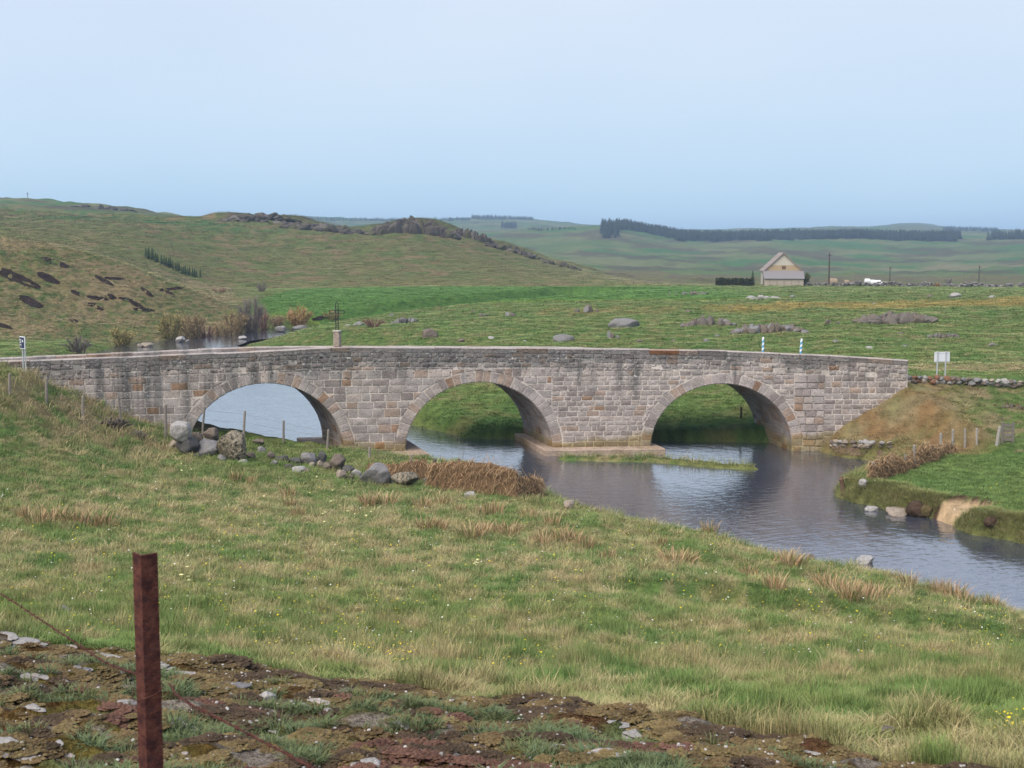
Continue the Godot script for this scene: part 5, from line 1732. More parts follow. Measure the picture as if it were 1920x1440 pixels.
# ------------------------------------------------------------------ things on and by the bridge
func make_cross() -> void:
	var s := s_at(633, 5.3)
	var top := pts(NEAR_TOP, s)
	var p := bp(s, top - 0.005, -0.22)
	var k := -p.z / F
	var root := thing("wayside_cross", "black wrought iron cross on a pale stone pillar on the bridge parapet", "cross", p, -A0 + KAP * s)
	var mb := MB.new()
	var hw := 6.2 * k
	var hp := 31.0 * k
	mb.box(Vector3(0, hp * 0.46, 0), Vector3(hw, hp * 0.46, hw), Basis.IDENTITY, Color(0.43, 0.35, 0.29), 0.03)
	part("pillar", mb.mesh(), M.rock, root)
	mb = MB.new()
	mb.box(Vector3(0, hp * 0.965, 0), Vector3(hw * 1.12, hp * 0.045, hw * 1.12), Basis.IDENTITY, Color(0.60, 0.55, 0.49), 0.015)
	part("cap", mb.mesh(), M.rock, root)
	var cross := Node3D.new()
	cross.name = "iron_cross"
	root.add_child(cross)
	cross.position = Vector3(0, hp, 0)
	var H := 52.0 * k
	var ay := 35.0 * k     # height of the arms
	var g := 2.6 * k       # half gap between the twin bars
	var L := 14.8 * k
	var bar := func(points: Array, r: float, called: String) -> void:
		var m := MB.new()
		var rr := []
		for q in points: rr.append(r)
		m.tube(points, rr, 6, Color.WHITE)
		part(called, m.mesh(), M.iron, cross)
	for x in [-g, g]:
		bar.call([Vector3(x, -0.03, 0), Vector3(x, H - g, 0)], 0.017, "upright_bar")
	for y in [ay - g, ay + g]:
		bar.call([Vector3(-L + g * 0.4, y, 0), Vector3(L - g * 0.4, y, 0)], 0.015, "arm_bar")
	var arc := []
	for i in 9:
		arc.append(Vector3(g * cos(PI * i / 8.0), H - g + g * 1.1 * sin(PI * i / 8.0), 0))
	bar.call(arc, 0.017, "top_loop")
	for sx in [-1.0, 1.0]:
		bar.call([Vector3(sx * (L - g * 0.4), ay - g * 1.5, 0), Vector3(sx * L, ay, 0), Vector3(sx * (L - g * 0.4), ay + g * 1.5, 0)], 0.016, "arm_end")
	var ring := []
	for i in 17:
		ring.append(Vector3(cos(TAU * i / 16.0) * g * 1.5, ay + sin(TAU * i / 16.0) * g * 1.5, 0))
	bar.call(ring, 0.014, "ring")
	for y in [0.10, 0.26, 0.42, 0.52, 0.86]:
		bar.call([Vector3(-g, H * y, 0), Vector3(g, H * y, 0)], 0.013, "rung")
	for y in [0.12, 0.34]:
		bar.call([Vector3(-g, H * y, 0), Vector3(0, H * (y + 0.06), 0), Vector3(g, H * (y + 0.12), 0)], 0.011, "scroll")
		bar.call([Vector3(g, H * y, 0), Vector3(0, H * (y + 0.055), 0.01), Vector3(-g, H * (y + 0.12), 0)], 0.011, "scroll")

func make_roadside() -> void:
	rng.seed = 55
	# striped snow poles behind the right half of the parapet
	var idx := 0
	for p in [[1431, 633.0, 0.0], [1500, 636.0, 0.05]]:
		var s := s_at(p[0], 4.9)
		var base := bp(s, pts(FAR_TOP, s) - 0.60, -0.62)
		var t := at_d(p[0], p[1], -base.z)
		base.x = t.x
		var hgt := t.y - base.y
		var root := thing("snow_pole", ["blue and white striped snow pole over the third arch", "leaning blue and white striped snow pole over the right abutment"][idx], "road pole", base, 0.0)
		root.rotation.z = -p[2]
		idx += 1
		var mb := MB.new()
		var n := 40
		var sides := 14
		for i in n:
			for q in sides:
				var a0 := TAU * q / sides
				var a1 := TAU * (q + 1) / sides
				var y0 := hgt * i / n
				var y1 := hgt * (i + 1) / n
				var ph := fposmod((y0 / 0.24) + q / float(sides), 1.0)
				var col := Color(0.10, 0.33, 0.55) if ph < 0.5 else Color(0.78, 0.80, 0.82)
				var r := 0.055
				mb.quad(Vector3(cos(a0) * r, y1, sin(a0) * r), Vector3(cos(a1) * r, y1, sin(a1) * r), Vector3(cos(a1) * r, y0, sin(a1) * r), Vector3(cos(a0) * r, y0, sin(a0) * r), col)
		part("pole", mb.mesh(), M.paint, root)
		var cap := MB.new()
		cap.tube([Vector3(0, hgt - 0.01, 0), Vector3(0, hgt + 0.012, 0), Vector3(0, hgt + 0.03, 0)], [0.056, 0.05, 0.01], 12, Color(0.75, 0.77, 0.8))
		part("cap", cap.mesh(), M.paint, root)
	# river name board at the left end
	var b := on_ground(ray(44, 694).x * 56.2, 56.2)
	var k := 56.2 / F
	var root := thing("road_sign", "dark blue sign with white border on two grey posts at the left end", "sign", b, deg_to_rad(-48.0))
	var topy := at_d(44, 631, 56.2).y - b.y
	var boty := at_d(44, 654, 56.2).y - b.y
	var w := 0.27
	for x in [-0.13, 0.13]:
		var mb := MB.new()
		mb.box(Vector3(x, (topy - 0.03 - 0.2) / 2.0, -0.05), Vector3(0.024, (topy - 0.03 + 0.2) / 2.0, 0.024), Basis.IDENTITY, Color.WHITE, 0.004)
		part("post", mb.mesh(), M.zinc, root)
	var mb := MB.new()
	var cy := (topy + boty) / 2.0
	var hh := (topy - boty) / 2.0
	mb.box(Vector3(0, cy, 0), Vector3(w, hh, 0.018), Basis.IDENTITY, Color(0.72, 0.74, 0.76), 0.006)
	var pn := part("panel", mb.mesh(), M.paint, root)
	mb = MB.new()
	mb.box(Vector3(0, cy, 0.019), Vector3(w - 0.03, hh - 0.03, 0.004), Basis.IDENTITY, Color(0.030, 0.040, 0.085), 0.001)
	part("blue_field", mb.mesh(), M.paint, pn)
	mb = MB.new()   # white characters: three bars, a small block, a hook
	for e in [[-0.14, 0.13, 0.075, 0.014], [-0.14, 0.06, 0.075, 0.014], [-0.14, -0.01, 0.075, 0.014], [0.06, 0.075, 0.04, 0.045], [0.125, 0.06, 0.012, 0.05], [-0.14, -0.09, 0.07, 0.014], [-0.08, -0.125, 0.014, 0.03]]:
		mb.box(Vector3(e[0], cy + e[1], 0.0245), Vector3(e[2], e[3], 0.002), Basis.IDENTITY, Color(0.68, 0.70, 0.72))
	part("lettering", mb.mesh(), M.paint, pn)
	# notice seen from behind at the right end
	var d := wall_d(21.3) + 0.9
	var nb := on_ground(ray(1766, 692).x * d, d)
	var nr := thing("notice_board", "white sign panel seen from behind on two posts by the roadside wall", "sign", nb, 0.10)
	var t0 := at_d(1766, 660, d).y - nb.y
	var t1 := at_d(1766, 679, d).y - nb.y
	var hw := 15.0 * d / F
	mb = MB.new()
	mb.box(Vector3(0, (t0 + t1) / 2.0, -0.03), Vector3(hw, (t0 - t1) / 2.0, 0.012), Basis.IDENTITY, Color(0.66, 0.68, 0.72), 0.004)
	part("panel", mb.mesh(), M.paint, nr)
	for x in [-0.64, 0.44]:
		mb = MB.new()
		mb.box(Vector3(x * hw, (t0 + 0.04 - 0.3) / 2.0, 0.012), Vector3(0.028, (t0 + 0.04 + 0.3) / 2.0, 0.028), Basis.IDENTITY, Color.WHITE, 0.004)
		part("post", mb.mesh(), M.zinc, nr)
	for y in [0.08, 0.92]:
		mb = MB.new()
		mb.box(Vector3(0, lerpf(t1, t0, y), -0.011), Vector3(hw * 0.98, 0.012, 0.006), Basis.IDENTITY, Color(0.5, 0.52, 0.55))
		part("rail", mb.mesh(), M.paint, nr)

func make_iron_post() -> void:
	rng.seed = 71
	var D := 3.3
	var top := at_d(266, 1038, D)
	var g := on_ground(top.x, D)
	var root := thing("steel_post", "rusty steel angle iron fence post in front of the mossy ledge", "post", Vector3(top.x, g.y, top.z), deg_to_rad(15.5 + 27.0))
	var h := top.y - g.y
	# L section, its corner towards the viewer
	var f := 0.0455
	var t := 0.006
	var sec := [Vector2(0, 0), Vector2(f, 0), Vector2(f, -t), Vector2(t, -t), Vector2(t, -f), Vector2(0, -f)]
	var turn := Basis(Vector3.UP, 0.0)
	var mb := MB.new()
	var off := Vector2(-0.012, 0.018)
	for i in sec.size():
		var a: Vector2 = sec[i] + off
		var b: Vector2 = sec[(i + 1) % sec.size()] + off
		mb.quad(Vector3(a.x, h, a.y), Vector3(b.x, h, b.y), Vector3(b.x, -0.5, b.y), Vector3(a.x, -0.5, a.y), Color.WHITE)
	var q := []
	for p in sec: q.append(Vector3(p.x + off.x, h, p.y + off.y))
	mb.quad(q[3], q[2], q[1], q[0], Color.WHITE)
	mb.quad(q[5], q[4], q[3], q[0], Color.WHITE)
	var o := part("angle_iron", mb.mesh(), M.rust, root)
	# barbed wire: in from the left, once round the post, on towards the viewer's right
	var y_w := at_d(266, 1298, D).y
	var c := root.position + Vector3(0.006, 0, 0.0)
	var line := [at_d(-420, 880, 14.0), at_d(-130, 1040, 7.6), at_d(0, 1113, 5.7), at_d(70, 1158, 5.0), at_d(140, 1204, 4.3), at_d(200, 1243, 3.8), Vector3(c.x - 0.03, y_w + 0.03, c.z - 0.045)]
	var right := [Vector3(c.x + 0.05, y_w + 0.016, c.z - 0.02), at_d(340, 1310, 3.02), at_d(420, 1352, 2.74), at_d(500, 1394, 2.48), at_d(590, 1442, 2.25), at_d(760, 1535, 1.95)]
	for set_ in [[line, "rusty barbed wire coming from the left to the steel post"], [right, "rusty barbed wire leaving the steel post towards the lower right"]]:
		var w := thing("barbed_wire", set_[1], "barbed wire", Vector3.ZERO)
		var curve := Curve3D.new()
		curve.bake_interval = 0.008
		var ptsl: Array = set_[0]
		for i in ptsl.size():
			var tg: Vector3 = (ptsl[mini(i + 1, ptsl.size() - 1)] - ptsl[maxi(i - 1, 0)]) * 0.16
			curve.add_point(ptsl[i], -tg, tg)
		var len_ := curve.get_baked_length()
		for st in 2:
			var m := MB.new()
			var path := []
			var rad := []
			var x := 0.0
			while x < len_:
				var p := curve.sample_baked(x)
				var ph := x * 70.0 + PI * st
				path.append(p + Vector3(0.4 * cos(ph), sin(ph), 0.6 * cos(ph)) * 0.0021)
				rad.append(0.0016)
				x += 0.014
			m.tube(path, rad, 5, Color.WHITE)
			part("strand", m.mesh(), M.rust, w)
		var x := 0.06
		while x < len_:
			var p := curve.sample_baked(x)
			var m := MB.new()
			for e in 2:
				var dir := Vector3(rng.randfn(), rng.randfn(), rng.randfn() * 0.6).normalized() * 0.017
				m.tube([p - dir, p, p + dir], [0.0004, 0.0013, 0.0004], 4, Color.WHITE)
			var coil := []
			var cr := []
			var tg := (curve.sample_baked(minf(x + 0.01, len_)) - p).normalized()
			for e in 13:
				coil.append(p + tg * (0.0011 * (e - 6)) + Vector3(0, cos(e * 1.6), sin(e * 1.6)) * 0.0042)
				cr.append(0.0011)
			m.tube(coil, cr, 4, Color.WHITE)
			part("barb", m.mesh(), M.rust, w)
			x += rng.randf_range(0.10, 0.125)
	var tie := MB.new()
	var loop := []
	var lr := []
	for i in 15:
		var a := -2.6 + 4.6 * i / 14.0
		loop.append(Vector3(sin(a) * 0.040 + 0.006, y_w - g.y + 0.012 * sin(a * 0.9), cos(a) * 0.036 - 0.004))
		lr.append(0.0016)
	tie.tube(loop, lr, 5, Color.WHITE)
	part("wire_tie", tie.mesh(), M.rust, root)

# ------------------------------------------------------------------ bushes, trees, far things
func bush(cx: float, base: float, w: float, h: float, cols: Array, label: String, dense := 420, leafy := 0.0) -> void:
	var c := hit(cx, base)
	var k := -c.z / F
	var W := w * k * 0.56
	var H := h * k * 1.08
	var root := thing("bush", label, "bush", c + Vector3(0, -0.05, 0))
	var stems := MB.new()
	var tw := MB.new()
	var lf := MB.new()
	dense = int(dense * 3.0)
	for i in 26:
		var a := rng.randf() * TAU
		var b := Vector3(cos(a) * W * 0.5 * rng.randf(), 0, sin(a) * W * 0.4 * rng.randf())
		var f := sqrt(rng.randf())
		var tip := Vector3(cos(a) * W * f, H * sqrt(maxf(0.1, 1.0 - f * f * 0.75)) * rng.randf_range(0.75, 1.0), sin(a) * W * 0.8 * f)
		var mid := b.lerp(tip, 0.5) + Vector3(0, H * 0.12, 0)
		stems.tube([b, mid, tip], [0.03, 0.02, 0.006], 4, cols[0] * 0.8, false)
		for q in dense / 26:
			var t := rng.randf_range(0.04, 0.98)
			var p := b.lerp(mid, t * 2.0) if t < 0.5 else mid.lerp(tip, t * 2.0 - 1.0)
			var out := Vector3(p.x / maxf(W, 0.1), 0.9, p.z / maxf(W, 0.1)) + Vector3(rng.randfn(), rng.randfn() * 0.6, rng.randfn()) * 0.6
			var ln := H * rng.randf_range(0.12, 0.30)
			var e := p + out.normalized() * ln
			var s := Vector3(rng.randfn(), rng.randfn() * 0.4, rng.randfn()).normalized() * rng.randf_range(0.008, 0.022)
			var col: Color = cols[rng.randi() % cols.size()] * rng.randf_range(1.0, 1.9)
			tw.tri(p - s, p + s, e, col)
			if rng.randf() < leafy:
				for z in 3:
					var l := p.lerp(e, rng.randf())
					var u := Vector3(rng.randfn(), rng.randfn(), rng.randfn()).normalized() * rng.randf_range(0.04, 0.08)
					var v := u.cross(Vector3(rng.randfn(), rng.randfn(), rng.randfn()).normalized())
					lf.quad(l - u, l + v, l + u, l - v, col * 1.1)
	part("stems", stems.mesh(), M.plain, root)
	part("twigs", tw.mesh(), M.dry, root)
	if lf.v.size() > 0:
		part("leaves", lf.mesh(), M.leaf, root)

func conifer_mesh(seed_: int, tiers: int, sharp: float) -> ArrayMesh:   # one unit high
	var r := RandomNumberGenerator.new()
	r.seed = seed_
	var mb := MB.new()
	for t in tiers:
		var y := lerpf(0.06, 0.93, t / float(tiers - 1))
		var rad := sharp * (1.0 - y) * r.randf_range(0.85, 1.1) + 0.02
		var n := 9
		var off := r.randf() * TAU
		for k in n:
			var a := off + TAU * k / n
			var da := TAU / n * 0.62
			var rr := rad * r.randf_range(0.65, 1.15)
			var q := r.randf_range(0.7, 1.25)
			var tip := Vector3(cos(a) * rr, y - 0.035, sin(a) * rr)
			var c := Vector3(0, y + 0.10, 0)
			var l := Vector3(cos(a - da) * rr * 0.62, y + 0.005, sin(a - da) * rr * 0.62)
			var m := Vector3(cos(a + da) * rr * 0.62, y + 0.005, sin(a + da) * rr * 0.62)
			var col := Color(q, q, q)
			mb.tri(c, tip, l, col)
			mb.tri(c, m, tip, col)
	mb.tri(Vector3(-0.015, 0.85, 0), Vector3(0, 1.0, 0), Vector3(0.015, 0.85, 0), Color.WHITE)
	return mb.mesh()

func make_bushes() -> void:
	rng.seed = 88
	var tan_ := [Color(0.24, 0.17, 0.10), Color(0.20, 0.15, 0.085), Color(0.17, 0.14, 0.07)]
	var olive := [Color(0.22, 0.19, 0.08), Color(0.18, 0.17, 0.065), Color(0.20, 0.15, 0.075)]
	var grey := [Color(0.17, 0.145, 0.13), Color(0.13, 0.115, 0.10), Color(0.16, 0.12, 0.10)]
	var red := [Color(0.22, 0.125, 0.10), Color(0.19, 0.12, 0.095), Color(0.16, 0.10, 0.075)]
	bush(322, 638, 46, 50, olive, "olive left half of the big bush at the water's edge", 900, 0.25)
	bush(362, 638, 60, 50, tan_, "brown right half of the big bush at the water's edge", 1000, 0.2)
	bush(388, 637, 36, 26, red, "low reddish bush overhanging the upstream water", 500)
	bush(230, 650, 48, 38, olive, "round olive bush left of the big riverside bush", 900, 0.3)
	bush(143, 662, 56, 32, grey, "purplish grey bare bush above the left parapet", 800)
	bush(440, 630, 52, 46, tan_, "tan bush leaning against the tall grey bush", 800, 0.2)
	bush(470, 630, 46, 74, grey, "tall bare grey bush at the upstream bend", 1200)
	bush(496, 618, 50, 36, red, "spreading purplish bush right of the tall grey one", 700)
	bush(415, 635, 40, 30, tan_, "small tan bush between the big bush and the tall grey one", 500, 0.1)
	bush(560, 612, 54, 36, [Color(0.30, 0.19, 0.085), Color(0.25, 0.17, 0.08)], "orange tan bush below the sown field left of the cross", 900, 0.3)
	bush(522, 613, 40, 22, tan_, "low tan bush left of the orange tan one", 500, 0.1)
	bush(622, 600, 36, 18, olive, "low olive scrub beside the iron cross", 400, 0.2)
	bush(700, 613, 46, 18, red, "low reddish bush right of the iron cross", 600)
	bush(491, 547, 26, 18, grey, "little grey bush at the foot of the middle hill", 400)
	bush(412, 548, 40, 9, red, "low purplish scrub at the left end of the sown field", 300)
	bush(1508, 535, 22, 22, [Color(0.075, 0.085, 0.03), Color(0.10, 0.10, 0.04)], "round dark green bush at the right corner of the barn", 900, 0.8)
	bush(1778, 533, 18, 14, grey, "small grey bush beyond the field wall", 300)
	bush(1757, 537, 14, 8, [Color(0.25, 0.15, 0.05)], "rusty low bush behind the field wall", 200)
	bush(216, 806, 62, 24, grey, "low grey heather clump in the grass under the left bridge wall", 1400)
	bush(262, 824, 30, 18, grey, "smaller grey heather clump right of the low one", 700)
	# hedge by the barn
	var a := hit(1342, 535)
	var b := hit(1412, 536)
	var root := thing("hedge", "dark clipped hedge beside the barn", "hedge", a)
	var mb := MB.new()
	var k := -a.z / F
	for i in 5200:
		var t := rng.randf()
		var p := a.lerp(b, t) - a
		var top := (13.5 + 2.0 * n_b.get_noise_2d(t * 40.0, 0.0)) * k
		p += Vector3(0, rng.randf_range(0.0, 1.0) * top, rng.randf_range(-0.6, 0.6))
		var u := Vector3(rng.randfn(), rng.randfn(), rng.randfn()).normalized() * rng.randf_range(0.07, 0.15)
		var v := u.cross(Vector3(rng.randfn(), rng.randfn(), rng.randfn()).normalized())
		mb.quad(p - u, p + v, p + u, p - v, Color(0.040, 0.055, 0.022).lerp(Color(0.085, 0.06, 0.03), rng.randf() * 0.7))
	part("foliage", mb.mesh(), M.leaf, root)
	mb = MB.new()
	for i in 9:
		var p := a.lerp(b, (i + 0.5) / 9.0) - a
		mb.tube([p + Vector3(0, -0.1, 0), p + Vector3(0, 0.7, 0)], [0.05, 0.03], 5, Color(0.10, 0.075, 0.05))
	part("stems", mb.mesh(), M.plain, root)
	# conifers: the one by the barn and the young row on the hillside
	var trunk := MB.new()
	trunk.tube([Vector3(0, -0.06, 0), Vector3(0, 0.5, 0), Vector3(0, 0.95, 0)], [0.03, 0.02, 0.005], 6, Color(0.11, 0.08, 0.055))
	var tm := trunk.mesh()
	var crowns := [conifer_mesh(1, 11, 0.30), conifer_mesh(2, 10, 0.34), conifer_mesh(3, 12, 0.28)]
	var green_m: StandardMaterial3D = M.leaf.duplicate()
	green_m.albedo_color = Color(0.045, 0.070, 0.030).linear_to_srgb()
	M.needles = green_m
	var plant := func(p: Vector3, h: float, label: String, group: String) -> void:
		var o := thing("conifer", label, "tree", p, rng.randf() * TAU, group)
		o.scale = Vector3.ONE * h
		part("trunk", tm, M.plain, o)
		part("crown", crowns[rng.randi() % 3], green_m, o)
	var hc := hit(1411, 535)
	plant.call(hc, 28.0 * -hc.z / F, "dark pointed conifer between the hedge and the barn", "")
	for i in 30:
		var t := i / 29.0
		var x := lerpf(273, 374, t) + rng.randf_range(-2, 2)
		var y := pts([273, 483, 300, 494, 335, 511, 374, 522], x) + rng.randf_range(-2.0, 1.0)
		var h := hit(x, y)
		plant.call(h, rng.randf_range(17.0, 24.0) * lerpf(1.0, 0.75, t) * -h.z / F, "young conifer in the slanting row on the left hillside", "young conifers in the hillside row")
	# far woods
	var cm := conifer_mesh(7, 7, 0.26)
	var woods := [
		["dark conifer belt along the right skyline ridge", 1180.0, [1128, 418, 446, 1158, 420, 446, 1160, 420, 430, 1200, 429, 436, 1250, 437, 445, 1275, 442, 452, 1440, 444, 450, 1470, 441, 448, 1530, 438, 447, 1620, 438, 448, 1690, 444, 450, 1702, 447, 450], 3600],
		["separate dark conifer block right of the long belt", 1180.0, [1704, 444, 451, 1730, 442, 451, 1780, 442, 450, 1800, 446, 450], 700],
		["dark conifer edge at the far right of the ridge", 1180.0, [1858, 440, 444, 1900, 438, 446, 2060, 436, 446], 420],
		["blue wood on the skyline above the hill shoulder", 2150.0, [884, 406, 411, 910, 405, 413, 960, 408, 412, 1000, 410, 413], 420],
		["small blue wood below the skyline wood", 1800.0, [940, 420, 428, 968, 420, 428], 120],
		["distant blue wood behind the rocky summit", 2150.0, [480, 410, 414, 640, 412, 415, 730, 413, 415, 880, 412, 414], 500],
		["distant blue wood at the far right skyline", 2150.0, [1768, 428, 434, 1810, 427, 434, 1870, 431, 435], 300],
		["thin dark wood strip on the middle distance slope", 1300.0, [990, 430, 431, 1060, 429, 431, 1078, 430, 431], 90],
	]
	for wd in woods:
		var buf := PackedFloat32Array()
		var xs := []
		var lo := []
		var up := []
		for i in wd[2].size() / 3:
			xs.append(float(wd[2][i * 3]))
			up.append_array([float(wd[2][i * 3]), float(wd[2][i * 3 + 1])])
			lo.append_array([float(wd[2][i * 3]), float(wd[2][i * 3 + 2])])
		for i in wd[3]:
			var x := rng.randf_range(xs[0], xs[-1])
			var y := lerpf(pts(up, x), pts(lo, x), rng.randf())
			var far_: float = wd[1]
			var h := hit(x, y, far_ * 0.75)
			if -h.z > far_ * 1.12 or -h.z < far_ * 0.7:
				h = on_ground(ray(x, y).x * far_, far_ + rng.randf_range(-15, 15))
			var hh := rng.randf_range(5.0, 8.5) * (0.4 if wd[3] == 90 else 1.0) * (1.0 if far_ < 1500 else 0.75)
			put(buf, h + Vector3(0, -0.8, 0), rng.randf() * TAU, hh * rng.randf_range(1.2, 1.9), hh, 0.0, Color(0.030, 0.040, 0.026) * rng.randf_range(0.7, 1.3))
		var mat_: StandardMaterial3D = M.leaf
		stuff("conifer_wood", cm, mat_, buf, wd[0], "wood")

func make_barn() -> void:
	rng.seed = 99
	var c := hit(1468, 536)
	var k := -c.z / F
	var root := thing("barn", "pale stone barn with steep slate roof and a lean to across its gable", "barn", c, deg_to_rad(-7.0))
	var hw := 34.5 * k
	var eave := 28.0 * k
	var apex := 60.0 * k
	var len_ := 10.5
	var cream := Color(0.66, 0.61, 0.51)
	var mb := MB.new()
	# walls with gables front and back
	for z in [0.0, -len_]:
		var a := Vector3(-hw, -0.4, z); var b := Vector3(hw, -0.4, z); var d := Vector3(hw, eave, z); var e := Vector3(-hw, eave, z); var t := Vector3(0, apex - 0.05, z)
		if z == 0.0:
			mb.quad(e, d, b, a, cream); mb.tri(e, t, d, cream)
		else:
			mb.quad(a, b, d, e, cream); mb.tri(d, t, e, cream)
	mb.quad(Vector3(-hw, eave, -len_), Vector3(-hw, eave, 0), Vector3(-hw, -0.4, 0), Vector3(-hw, -0.4, -len_), cream)
	mb.quad(Vector3(hw, eave, 0), Vector3(hw, eave, -len_), Vector3(hw, -0.4, -len_), Vector3(hw, -0.4, 0), cream)
	part("wall", mb.mesh(), M.rock, root)
	# boarded tan band over the lean to, with a dark patch
	mb = MB.new()
	var y0 := 28.5 * k
	var y1 := 38.5 * k
	var w0 := hw * (apex - y0) / (apex - eave)
	var w1 := hw * (apex - y1) / (apex - eave)
	mb.quad(Vector3(-w1, y1, 0.05), Vector3(w1, y1, 0.05), Vector3(w0, y0, 0.05), Vector3(-w0, y0, 0.05), Color(0.52, 0.39, 0.24))
	mb.quad(Vector3(-w1, y1, 0.0), Vector3(w1, y1, 0.0), Vector3(w1, y1, 0.05), Vector3(-w1, y1, 0.05), Color(0.52, 0.39, 0.24))
	part("plank_band", mb.mesh(), M.rock, root)
	mb = MB.new()
	mb.box(Vector3(0.1, 34.0 * k, 0.06), Vector3(0.35, 0.32, 0.02), Basis.IDENTITY, Color(0.20, 0.13, 0.08), 0.01)
	part("hatch", mb.mesh(), M.wood, root)
	# roof slabs with overhang
	var over := 0.32
	for s in [-1.0, 1.0]:
		mb = MB.new()
		var dirv := Vector3(s * hw, eave - apex, 0).normalized()
		var nn := Vector3(-dirv.y * s, dirv.x * s, 0).normalized()
		if nn.y < 0: nn = -nn
		var top := Vector3(0, apex, 0)
		var low := Vector3(s * hw, eave, 0) + dirv * over
		var cen := (top + low) / 2.0 + nn * 0.06 + Vector3(0, 0, -len_ / 2.0)
		mb.box(cen, Vector3((top - low).length() / 2.0 + 0.03, 0.07, len_ / 2.0 + over), Basis(dirv, nn, dirv.cross(nn)), Color(0.36, 0.30, 0.27), 0.02)
		var rf := part("roof", mb.mesh(), M.rock, root)
		var rows := MB.new()   # courses of slates
		for i in 14:
			var f := (i + 0.5) / 14.0
			rows.box(top.lerp(low, f) + nn * 0.14 + Vector3(0, 0, -len_ / 2.0), Vector3((top - low).length() / 29.0, 0.012, len_ / 2.0 + over), Basis(dirv.rotated(Vector3.BACK, -0.03 * s), nn.rotated(Vector3.BACK, -0.03 * s), dirv.cross(nn)), Color(0.37, 0.31, 0.28) * rng.randf_range(0.85, 1.1))
		part("slate_rows", rows.mesh(), M.rock, rf)
	mb = MB.new()
	mb.tube([Vector3(0, apex + 0.12, over), Vector3(0, apex + 0.12, -len_ - over)], [0.13, 0.13], 6, Color(0.30, 0.27, 0.25))
	part("ridge", mb.mesh(), M.rock, root)
	# lean to
	mb = MB.new()
	var lh := 14.0 * k
	var ld := 2.6
	var lw := hw * 1.02
	mb.quad(Vector3(-lw, lh, ld), Vector3(lw, lh, ld), Vector3(lw, -0.4, ld), Vector3(-lw, -0.4, ld), Color(0.52, 0.44, 0.36))
	mb.quad(Vector3(-lw, lh + 0.9, 0.06), Vector3(-lw, lh, ld), Vector3(-lw, -0.4, ld), Vector3(-lw, -0.4, 0.06), Color(0.52, 0.44, 0.36))
	mb.quad(Vector3(lw, lh, ld), Vector3(lw, lh + 0.9, 0.06), Vector3(lw, -0.4, 0.06), Vector3(lw, -0.4, ld), Color(0.52, 0.44, 0.36))
	part("lean_to_wall", mb.mesh(), M.rock, root)
	mb = MB.new()
	var p0 := Vector3(0, y0 - 0.02, 0.02)
	var p1 := Vector3(0, lh - 0.02, ld + 0.25)
	var dv := (p1 - p0).normalized()
	mb.box((p0 + p1) / 2.0, Vector3(lw + 0.2, 0.05, (p1 - p0).length() / 2.0), Basis(Vector3.RIGHT, dv.cross(Vector3.RIGHT).normalized(), dv), Color(0.20, 0.19, 0.19), 0.02)
	part("lean_to_roof", mb.mesh(), M.plain, root)
	for i in 5:
		mb = MB.new()
		mb.box(Vector3(lerpf(-lw * 0.75, lw * 0.75, i / 4.0), lh * 0.5, ld + 0.02), Vector3(0.08, lh * 0.48, 0.03), Basis.IDENTITY, Color(0.40, 0.34, 0.28), 0.01)
		part("lean_to_pier", mb.mesh(), M.rock, root)
	mb = MB.new()
	mb.box(Vector3(-hw - 0.03, 0.9, -1.4), Vector3(0.05, 1.2, 0.8), Basis.IDENTITY, Color(0.11, 0.085, 0.07), 0.01)
	part("side_door", mb.mesh(), M.wood, root)
	# poles
	var pl := [[1554, 474, 533, "tall wooden utility pole right of the barn"], [1668, 500, 537, "thinner far utility pole beyond the white bales"], [1835, 498, 538, "far utility pole beyond the right end of the field wall"]]
	for i in 3:
		var p: Array = pl[i]
		var d: float = [252.0, 330.0, 340.0][i]
		var b := on_ground(ray(p[0], p[2]).x * d, d)
		var o := thing("utility_pole", p[3], "utility pole", b)
		var h := at_d(p[0], p[1], d).y - b.y
		mb = MB.new()
		mb.tube([Vector3(0, -0.5, 0), Vector3(0, h * 0.6, 0), Vector3(0, h, 0)], [0.16, 0.13, 0.10], 8, Color(0.12, 0.095, 0.08))
		part("pole", mb.mesh(), M.wood, o)
		mb = MB.new()
		mb.box(Vector3(0.1, h * 0.93, 0), Vector3(0.45, 0.05, 0.05), Basis.IDENTITY, Color(0.10, 0.085, 0.075), 0.01)
		part("crossarm", mb.mesh(), M.wood, o)
		for x in [-0.3, 0.0, 0.42]:
			mb = MB.new()
			mb.tube([Vector3(x, h * 0.93 + 0.04, 0), Vector3(x, h * 0.93 + 0.12, 0), Vector3(x, h * 0.93 + 0.20, 0)], [0.03, 0.055, 0.03], 6, Color(0.30, 0.32, 0.33))
			part("insulator", mb.mesh(), M.paint, o)
	# bales
	var bl := [[1626, 535, 10, 0], [1636, 535, 10, 0], [1646, 535, 10, 0], [1656, 536, 9.5, 0], [1562, 538, 15, 1], [1587, 538, 9, 1]]
	for i in 6:
		var q: Array = bl[i]
		var d := 252.0
		var b := on_ground(ray(q[0], q[1]).x * d, d)
		var kk := d / F
		var r: float = q[2] * kk * (0.5 if q[3] == 0 else 0.46)
		mb = MB.new()
		var col := Color(0.72, 0.73, 0.74) if q[3] == 0 else Color(0.30, 0.235, 0.16)
		var yy := r * 0.9 + 0.25
		mb.tube([Vector3(-r * 1.0, yy, 0), Vector3(-r * 0.98, yy, 0), Vector3(-r * 0.86, yy, 0), Vector3(0, yy, 0), Vector3(r * 0.86, yy, 0), Vector3(r * 0.98, yy, 0), Vector3(r, yy, 0)], [r * 0.5, r * 0.86, r, r * 1.03, r, r * 0.86, r * 0.5], 18, col)
